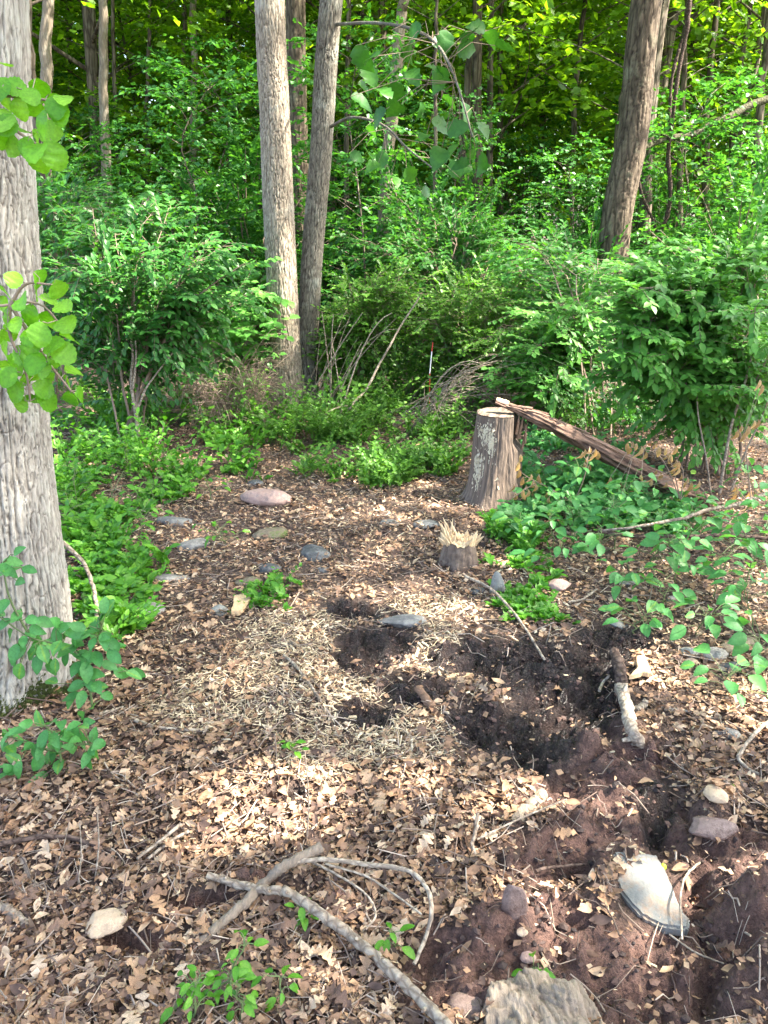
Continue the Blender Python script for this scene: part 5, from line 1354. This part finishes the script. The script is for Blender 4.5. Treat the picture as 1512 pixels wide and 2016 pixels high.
def disc(ring, h, mat, parent, name='cut_face', seed=0, rings=14, bump=.004, grain=0.):
    c = ring.mean(0); V = []; T_ = []; n = len(ring)
    for k in range(rings):
        f = 1 - k / rings; q = c + (ring - c) * f; q[:, 2] += .004 + bump * (fbm(q[:, 0] * 60, q[:, 1] * 60, 2, seed) - .5) * (k > 0) + grain * (fbm((q[:, 0] - .35 * q[:, 1]) * 26, (q[:, 1] + .35 * q[:, 0]) * 7, 2, seed, .5) - .5) * min(k, 1); V.append(q)
        T_.append(.5 + .4 * math.sin(k * 2.1) + .3 * (rng.random(n) - .5))
    V = np.concatenate(V + [c[None] + [0, 0, .004]])
    if grain: T_ = [np.clip(2.2 * fbm((V[:-1, 0] - .35 * V[:-1, 1]) * 110, (V[:-1, 1] + .35 * V[:-1, 0]) * 9, 3, seed + 1, .6) - .6, 0, 1)]
    ids = np.arange(rings * n).reshape(rings, n)
    F = np.stack([ids[:-1], np.roll(ids, -1, 1)[:-1], np.roll(ids, -1, 1)[1:], ids[1:]], -1).reshape(-1, 4)
    b = MB(); b.add(V, F, np.clip(np.append(np.concatenate(T_), .5), 0, 1)); b.add(np.vstack([V[ids[-1]], c + [0, 0, .004]]), [(i, (i + 1) % n, n) for i in range(n)], .4)
    return b.build(name, mat, parent)


sg = G(974, 985)
t = thing('tree_stump', 'tall brown cut stump with pale patches, supporting the split log', 'stump', sg)
sh_ = float(D(985, 813, sg[1])[2] - sg[2]); cx_off = D(985, 813, sg[1])[0] - sg[0]
mb = MB(); kpx = sg[1] * 1.07 / F_PX
top = stump_side(mb, sh_, lambda z: kpx * (44 + 6 * (1 - z) + 16 * np.exp(-z * 8)), n=200, m=110, seed=4, amp=.008)
V = mb.V[0]; V[:, 0] += cx_off * np.clip(V[:, 2] / sh_, 0, 1)
# broken notch on the upper right
notch = np.exp(-(((V[:, 0] - cx_off - .12) / .05) ** 2 + ((V[:, 1] + .03) / .12) ** 2)) * np.clip((V[:, 2] / sh_ - .62) / .1, 0, 1)
V[:, 0] -= .06 * notch; mb.T[0] = np.clip(mb.T[0] - notch, 0, 1)
side = mb.build('trunk_side', M_STUMP, t)
n_ = 200; top = V[-n_:]
disc(top, 0, M_STUMP, t, seed=3, grain=.012)
# cream fungus / bare wood patches on the front
mb = MB(); rr_ = np.random.default_rng(5)
for (px, py, sx, sy, n) in [(962, 862, 14, 20, 520), (945, 848, 6, 12, 120), (968, 880, 8, 18, 260), (950, 940, 22, 34, 900), (940, 915, 10, 14, 200), (958, 962, 16, 14, 260)]:
    n = int(n * .62); qx = px + sx * rr_.normal(size=n) * .42; qy = py + sy * rr_.normal(size=n) * .5
    for a, c_ in zip(qx, qy):
        zl = D(a, c_, sg[1] - .14)[2] - sg[2]; xl = D(a, c_, sg[1] - .14)[0] - sg[0] - cx_off * zl / sh_
        f = np.clip(zl / sh_, 0, 1); R0 = kpx * (44 + 6 * (1 - f) + 16 * math.exp(-f * 8))
        if abs(xl) > R0 * .95: continue
        yy_ = -math.sqrt(max(R0 ** 2 - xl ** 2, 0)) - .001; mb_p = np.array([[xl + cx_off * f, yy_, zl]])
        nn_ = np.array([[xl, yy_, 0]])
        V_, F_, _k = place((T_DIA[0] - [.5, 0, 0], T_DIA[1]), mb_p, np.array([[.35 * rr_.normal(), .1, 1.]]), nrmz(nn_) + .25 * rr_.normal(size=(1, 3)), .022 * (.4 + rr_.random()), .6)
        mb.add(V_, F_, rr_.random())
pt = mb.build('pale_patch', M_CREAM, t); tag(pt, kind='stuff')
# splintered edge pieces at the notch
for k, (x0, z0, x1, z1, w) in enumerate([(.10, .74, .125, 1.0, .012), (.125, .62, .15, .93, .009), (.085, .8, .10, 1.02, .010), (.14, .70, .135, .9, .007)]):
    mb = MB(); tube_closed(mb, np.array([[x0 + cx_off, -.05 - .01 * k, z0 * sh_], [(x0 + x1) / 2 + cx_off, -.055 - .01 * k, (z0 + z1) / 2 * sh_], [x1 + cx_off, -.05, z1 * sh_]]), np.array([w, w * .8, w * .15]), 5, .7, .3); mb.build('splinter', M_ROT, t)
# root flare buttresses
for k, az in enumerate([-2.6, -1.9, -1.1, -.4, .7, 2.4]):
    s = np.linspace(0, 1, 8); P = np.stack([np.cos(az) * (.08 + .11 * s), np.sin(az) * (.08 + .11 * s), .12 * (1 - s) ** 1.5 - .02], -1)
    mb = MB(); tube_closed(mb, P, .055 * (1 - .65 * s), 9, .3, .25); mb.build('root', M_STUMP, t)

# splintered little stump
g2_ = G(903, 1108)
t = thing('tree_stump', 'short snapped stump crowned with pale fresh splinters left of the tall stump', 'stump', g2_)
mb = MB(); hh = D(903, 1066, g2_[1])[2] - g2_[2]
k2 = g2_[1] * 1.1 / F_PX; top = stump_side(mb, hh, lambda z: k2 * (30 + 8 * (1 - z)), n=60, m=30, seed=9, amp=.006, topjag=.05); mb.build('trunk_side', M_STUMP, t)
disc(top, 0, M_PALEW, t, seed=8, bump=.03)
rr_ = np.random.default_rng(15)
for k in range(70):
    a = rr_.random() * 6.283; q = .075 * math.sqrt(rr_.random()); x0, y0 = q * math.cos(a), q * math.sin(a) * .8
    L_ = .02 + .095 * rr_.random() ** 1.6 * (1.2 if abs(x0 + .02) < .03 else .7); lean = np.array([x0 * 10 + .35 * rr_.normal(), y0 * 5 + .3 * rr_.normal(), 1.1]); lean = nrmz(lean)
    w = .004 + .010 * rr_.random()
    mb = MB(); p0 = np.array([x0, y0, hh - .015]); tube_closed(mb, np.array([p0, p0 + lean * L_ * .6, p0 + lean * L_]), np.array([w, w * .7, w * .1]), 4, rr_.random(), .5); mb.build('splinter', M_PALEW, t, smooth=False)

# low weathered stump at the bottom edge
g3_ = G(1072, 2030)
t = thing('tree_stump', 'low grey weathered stump with sloping ragged top at the bottom edge', 'stump', g3_)
bm = bmesh.new(); bmesh.ops.create_icosphere(bm, subdivisions=6, radius=1)
V = np.array([v.co for v in bm.verts]); F = np.array([[v.index for v in f.verts] for f in bm.faces]); bm.free()
K = nrmz(np.array([[0, -.25, 1], [.12, .35, 1], [1, .1, .25], [-1, .2, .15], [.3, 1, .3], [-.5, 1, .2], [.7, -.8, .2], [-.7, -.7, .2], [.9, .6, .3], [-.15, -.1, 1.], [.35, .0, 1.]]))
off = np.array([.55, .58, .78, .80, .74, .80, .85, .85, .80, .56, .60]); d = V @ K.T
V = V * np.minimum(np.min(np.where(d > .05, off / np.maximum(d, .05), 9), axis=1), 1.1)[:, None]
gx_ = V[:, 0] + .25 * V[:, 1] + .10 * fbm(V[:, 0] * 3 + 9, V[:, 1] * 3, 3, 5)
g1 = fbm(gx_ * 34, (V[:, 1] - .25 * V[:, 0]) * 2.2 + 20, 3, 91, .6); g2 = fbm(V[:, 0] * 3 + 5, V[:, 1] * 3 + 5, 3, 92)
stp = np.floor(g2 * 7) / 7
k3 = np.linalg.norm(g3_ - [0, 0, CAM_H]) / F_PX; R3 = 125 * k3
V = V * [R3, R3 * .9, .11]; V[:, 2] += .010 * (g1 - .5) + .05 * (stp - .5) + .01 * (g2 - .5); V[:, :2] *= (1 + .10 * (g1 - .5) + .10 * (g2 - .5))[:, None]
mb = MB(); mb.add(V, F, np.clip(.5 + 2.4 * (g1 - .5) + .5 * (g2 - .5), 0, 1)); mb.build('heartwood', M_GREYW, t)
# mud crusted block in the right hand rut
stone(1398, 1628, 80, 50, S_BROWN, 'mud crusted grey block beside the rut on the right', 97, .8, ang=.95, sink=.3, name='stone')

# ------------------------------------------------------------------ split rotten log leaning on the tall stump
pts = [(976, 790), (1020, 806), (1060, 822), (1130, 857), (1210, 900), (1290, 942), (1350, 968), (1402, 988)]
Pl = np.array([D(x, y, sg[1] - .02 - .16 * i / 7) for i, (x, y) in enumerate(pts)])
g5 = Pl[-1].copy(); g5[2] = float(H(g5[0], g5[1]))
t = thing('split_log', 'long rotten split log leaning from the tall stump down to the ground at right', 'log', g5)
Q = smooth_path(Pl, 120) - g5
tg = nrmz(np.gradient(Q, axis=0)); upv = nrmz(np.cross(np.cross(tg, [0, 0, 1.]), tg)); sd = np.cross(tg, upv)
ww = np.interp(np.linspace(0, 1, 120), [0, .12, .25, .45, .7, .9, 1], [.018, .028, .045, .062, .068, .06, .035])
nk = 40; th = np.linspace(0, 2 * np.pi, nk, endpoint=False)
ss, tt = np.meshgrid(np.linspace(0, 1, 120), th, indexing='ij')
gr = fbm(ss * 10, np.cos(tt) * 7 + 11 + np.sin(tt) * 5, 4, 71, .65); gr2 = np.abs(fbm(ss * 7, np.cos(tt) * 3 + 5 + np.sin(tt) * 3, 3, 73) - .5) * 2
prof = .55 + .45 * np.where(np.sin(tt) > 0, .55, 1)         # half round section, broken face up
rad = ww[:, None] * prof * (1 + .55 * (gr - .5) - .35 * (1 - gr2) ** 4)
V = Q[:, None] + rad[..., None] * (np.cos(tt)[..., None] * sd[:, None] * 1.25 + np.sin(tt)[..., None] * upv[:, None] * .85)
ids = np.arange(120 * nk).reshape(120, nk); F = np.stack([ids[:-1], np.roll(ids, -1, 1)[:-1], np.roll(ids, -1, 1)[1:], ids[1:]], -1).reshape(-1, 4)
M_LOG = woodmat('rotten_log', (.035, .02, .015), (.34, .215, .155), scale=(14, 60, 60), tonemix=.7, bump=.9, vor=False, lichen=(.45, .42, .36), lich_amt=.1)
mb = MB(); mb.add(V.reshape(-1, 3), F, np.clip(gr * 1.7 - .45 + .3 * gr2 - .15, 0, 1).ravel())
for ring in (V[0], V[-1]): mb.add(np.vstack([ring, ring.mean(0)]), [(i, (i + 1) % nk, nk) for i in range(nk)], .8)
mb.build('heartwood', M_LOG, t)
for k in range(18):                                   # loose fibre strips along the broken face
    i0 = int(rng.integers(4, 95)); i1 = min(119, i0 + int(rng.integers(8, 24))); o_ = (rng.random() - .5) * 1.5
    P = Q[i0:i1:2] + (sd[i0:i1:2] * o_ + upv[i0:i1:2] * (.35 + .25 * rng.random())) * ww[i0:i1:2, None]; P = P + upv[i0:i1:2] * np.linspace(0, .012, len(P))[:, None]
    mb = MB(); tube_closed(mb, P, np.full(len(P), .0035 + .004 * rng.random()), 5, .3 + .6 * rng.random(), .4); mb.build('fibre_strip', M_LOG, t, smooth=False)
mb = MB(); Pm = Q[:10] + upv[:10] * .012; tube_closed(mb, Pm, np.linspace(.012, .016, 10), 6, .9, .4); mb.build('pale_tip', M_PALEW, t, smooth=False)

# ------------------------------------------------------------------ twigs of wilted brown leaves over the log
v_w = leaf_mesh_variants('wilted_leaf', (leaf_tpl([0, .2, .5, .8, 1], [0, .13, .18, .12, 0], cup=1.3, bend=.5)), M_WILT, 5)
WL = [('wilted twig with curled tan leaves hanging beside the tall stump', (1030, 1000), 4.0, [[(1120, 985), (1080, 960), (1040, 940), (1015, 920)], [(1130, 990), (1150, 940), (1160, 890)], [(1010, 980), (1040, 960), (1060, 950)]],
       [(1028, 950), (1035, 965), (1045, 945), (1050, 955), (1040, 975), (1055, 965), (1060, 945), (1030, 975), (1048, 980), (1062, 950), (1020, 920), (1025, 905), (1022, 935), (1075, 980), (1080, 990), (1100, 990), (1105, 1000), (1095, 995),
        (1150, 895), (1160, 890), (1155, 910), (1165, 905), (1172, 895), (1150, 920), (1178, 900), (1160, 925), (1145, 900), (1010, 965), (1015, 980)]),
      ('wilted twig with curled tan leaves hanging in front of the split log', (1300, 990), 4.0, [[(1340, 985), (1300, 900), (1240, 880)], [(1340, 985), (1320, 910), (1290, 890)], [(1340, 985), (1345, 930), (1335, 910)], [(1400, 1000), (1380, 960), (1350, 950)]],
       [(1235, 883), (1245, 880), (1240, 892), (1252, 884), (1262, 890), (1290, 882), (1297, 890), (1310, 893), (1315, 900), (1320, 905), (1330, 915), (1335, 920), (1325, 930), (1335, 932), (1300, 940), (1270, 900), (1282, 948), (1262, 945), (1255, 960),
        (1250, 968), (1280, 955), (1340, 945), (1352, 950), (1350, 975), (1360, 960), (1345, 960), (1220, 960), (1225, 975), (1200, 950), (1310, 960), (1375, 958), (1290, 935), (1330, 890)]),
      ('wilted twig with curled tan leaves at the right edge above the fallen branch', (1450, 1010), 3.9, [[(1480, 1000), (1470, 900), (1465, 850)], [(1480, 1000), (1450, 960), (1440, 940)], [(1460, 1010), (1420, 1020), (1360, 1030)]],
       [(1450, 858), (1458, 848), (1463, 865), (1472, 850), (1485, 840), (1492, 838), (1445, 980), (1475, 975), (1478, 985), (1448, 965), (1440, 1000), (1478, 1000), (1420, 1030), (1425, 1020), (1375, 1020), (1365, 1015), (1370, 1030), (1450, 970), (1495, 760), (1500, 770)])]
for k, (lab, gp, Y0, stems, lv) in enumerate(WL):
    traced_plant('wilted_twig', lab, 'twig', gp, Y0, [(x, y) for x, y in lv], .066, v_w, 4000 + k, stems, stemmat=M_TWIG, sr=.0035, jit=.10, facing=(0, -.9, .2), hang=.9, extra=0)

# ------------------------------------------------------------------ marker stake
mg = G(845, 836)
t = thing('marker_stake', 'thin orange and white marker stake standing in the undergrowth', 'stake', mg)
Pm = [D(845, 838, mg[1]), D(846, 735, mg[1]), D(850, 692, mg[1]), D(852, 674, mg[1])]
def flatmat(name, c, rough=.5):
    m, nt = newmat(name); out = N(nt, 'ShaderNodeOutputMaterial'); p = N(nt, 'ShaderNodeBsdfPrincipled', Roughness=rough); no = N(nt, 'ShaderNodeTexNoise', Scale=120.)
    cc = ramp(nt, no.outputs['Fac'], [(.3, tuple(v * .8 for v in c)), (.7, c)]); nt.links.new(cc, p.inputs['Base Color']); nt.links.new(p.outputs[0], out.inputs[0]); return m
for nm, a, b_, m_ in (('lower_rod', 0, 1, flatmat('orange_paint', (.55, .10, .04))), ('white_band', 1, 2, flatmat('white_paint', (.8, .8, .85))), ('top_rod', 2, 3, flatmat('red_paint', (.55, .05, .04)))):
    mb = MB(); tube_closed(mb, np.array([Pm[a], (Pm[a] + Pm[b_]) / 2, Pm[b_]]) - mg, np.full(3, .0042), 10); mb.build(nm, m_, t)

# ------------------------------------------------------------------ arching dead stems and brush
def brush(name, label, cat, base, tg, n, rad, mat, seed, sag=.5, Tw=0):
    r = np.random.default_rng(seed); t = thing(name, label, cat, base)
    P = np.zeros((n, 9, 3)); s = np.linspace(0, 1, 9)[:, None]
    for i in range(n):
        q = np.asarray(tg[i % len(tg)]) - base + .10 * r.normal(size=3); b0 = np.append(.14 * r.normal(size=2), 0); q[2] = max(q[2], .03)
        c = b0 * .4 + q * .5 + [0, 0, sag * abs(r.normal()) * .5 + .1]; P[i] = (1 - s) ** 2 * b0 + 2 * s * (1 - s) * c + s * s * q
    mb = MB(); mb.add(*tubes(P, (rad * np.linspace(1, .4, 9))[None] * (.5 + .9 * r.random((n, 1))), 5, .3 + .6 * r.random(n))); mb.build('stems', mat, t)
    if Tw:
        W = twigs_on(P, Tw, .2, .28, seed + 1, droop=.2, spread=.7); mb = MB(); mb.add(*tubes(W, .0016, 3, .5)); tag(mb.build('twigs', mat, t), kind='stuff')
    return t


brush('brush_pile', 'tangle of dead brown twigs left of the paired trunks', 'brush', G(470, 830), [D(400, 780, 5.8), D(520, 700, 6.2), D(440, 740, 6), D(500, 770, 6), D(380, 820, 5.8), D(360, 760, 5.9), D(535, 760, 6)], 60, .004, M_TWIG, 81, Tw=10)
brush('bare_vine', 'pale arching bare vine stems right of the paired trunks', 'vine', G(645, 830), [D(640, 640, 6.4), D(700, 640, 6.3), D(735, 650, 6.3), D(660, 700, 6.3), D(770, 600, 6.3), D(720, 720, 6.2)], 16, .006, M_STICK, 82, sag=.3)
brush('dead_brush', 'bent straw coloured dead stems beside the marker stake', 'brush', G(800, 850), [D(960, 720, 6.0), D(1020, 740, 6.0), D(900, 760, 5.8), D(1060, 715, 6.2), D(960, 760, 5.9), D(880, 790, 5.7)], 30, .0045, M_STICK, 83, sag=.5, Tw=3)
g = G(662, 845); t = thing('sapling', 'single bent bare sapling rising right from behind the paired trunks', 'sapling', g)
P = np.array([g, D(690, 800, 6.0), D(722, 765, 6.1), D(745, 720, 6.2), D(768, 680, 6.2), D(790, 640, 6.3), D(826, 585, 6.3)]) - g
mb = MB(); mb.add(*tubes(smooth_path(P, 30), np.linspace(.013, .006, 30)[None], 7, .7, .1)); mb.build('stem', M_STICK, t)
P = np.array([g + [-.02, 0, 0], D(640, 820, 5.9), D(660, 805, 5.95), D(700, 795, 6)]) - g
mb = MB(); mb.add(*tubes(smooth_path(P, 16), np.linspace(.011, .006, 16)[None], 7, .7, .1)); mb.build('branch', M_STICK, t)

# hanging vines and the leaning branch on the right
for k, (pts, Yv, rd, lab) in enumerate([
    ([(1302, 505), (1294, 470), (1312, 430), (1320, 380), (1316, 300), (1326, 220), (1336, 140), (1352, 60), (1358, -10)], 10.2, .026, 'dark thick hanging vine curving up right of the slim grey green trunk'),
    ([(1296, 465), (1284, 430), (1266, 390), (1257, 350), (1258, 300), (1268, 262)], 10.2, .020, 'dark looped vine beside the thick leaning trunk'),
    ([(1345, 75), (1336, 100), (1322, 160), (1318, 240), (1313, 330)], 10.4, .020, 'second dark vine crossing the thick hanging vine')]):
    P = np.array([D(x, y, Yv) for x, y in pts]); base = P[0].copy()
    if k != 2: P = np.vstack([[P[0][0], P[0][1], float(H(P[0][0], P[0][1])) - .02], P]) if k == 0 else P
    t = thing('hanging_vine', lab, 'vine', P[0]); mb = MB(); mb.add(*tubes(smooth_path(P - P[0], 60), (rd * (1 + .15 * rng.normal(size=60)))[None], 8, .2, .15)); mb.build('stem', M_STICK_D, t)
P = np.array([D(1250, 300, 9.6), D(1288, 282, 10.0), D(1330, 270, 10.4), D(1372, 262, 10.6), D(1400, 243, 10.8), D(1440, 228, 11), D(1480, 206, 11.2), D(1560, 180, 11.4)])
t = thing('broken_branch', 'mossy broken branch lodged diagonally between the trunks at the upper right', 'branch', P[0]); mb = MB(); mb.add(*tubes(smooth_path(P - P[0], 50), np.linspace(.028, .05, 50)[None], 8, .3, .2)); mb.build('limb', woodmat('mossy_branch', (.035, .03, .018), (.12, .12, .06), scale=(40, 40, 40), tonemix=.3), t)

# fallen fruits
def fruit(px, py, d, mat, label):
    g = G(px, py); V = VI * [d, d, d * 1.12]; import bmesh
    bm = bmesh.new(); bmesh.ops.create_icosphere(bm, subdivisions=3, radius=d); V = np.array([v.co for v in bm.verts]); F = np.array([[v.index for v in f.verts] for f in bm.faces]); bm.free()
    V[:, 2] *= 1.12; V[:, 2] += .12 * d * (V[:, 2] > .9 * d); t = thing('green_nut', label, 'nut', g + [0, 0, d * .9]); b = MB(); b.add(V, F, .8); b.build('husk', mat, t)
    b = MB(); tube_closed(b, np.array([[0, 0, d], [0.001, 0, d * 1.3], [.002, 0, d * 1.6]]), np.array([.0012, .001, .0008]), 5, .2); b.build('stalk', M_TWIG, t)
M_NUT = leafmat('nut_green', [(0, (.25, .34, .02)), (1, (.4, .5, .05))], trans=0, rough=.4)
fruit(1305, 1711, .008, M_NUT, 'yellow green nut on the edge of the concrete slab'); fruit(1440, 1553, .008, M_NUT, 'bright green nut right of the buff pebble')
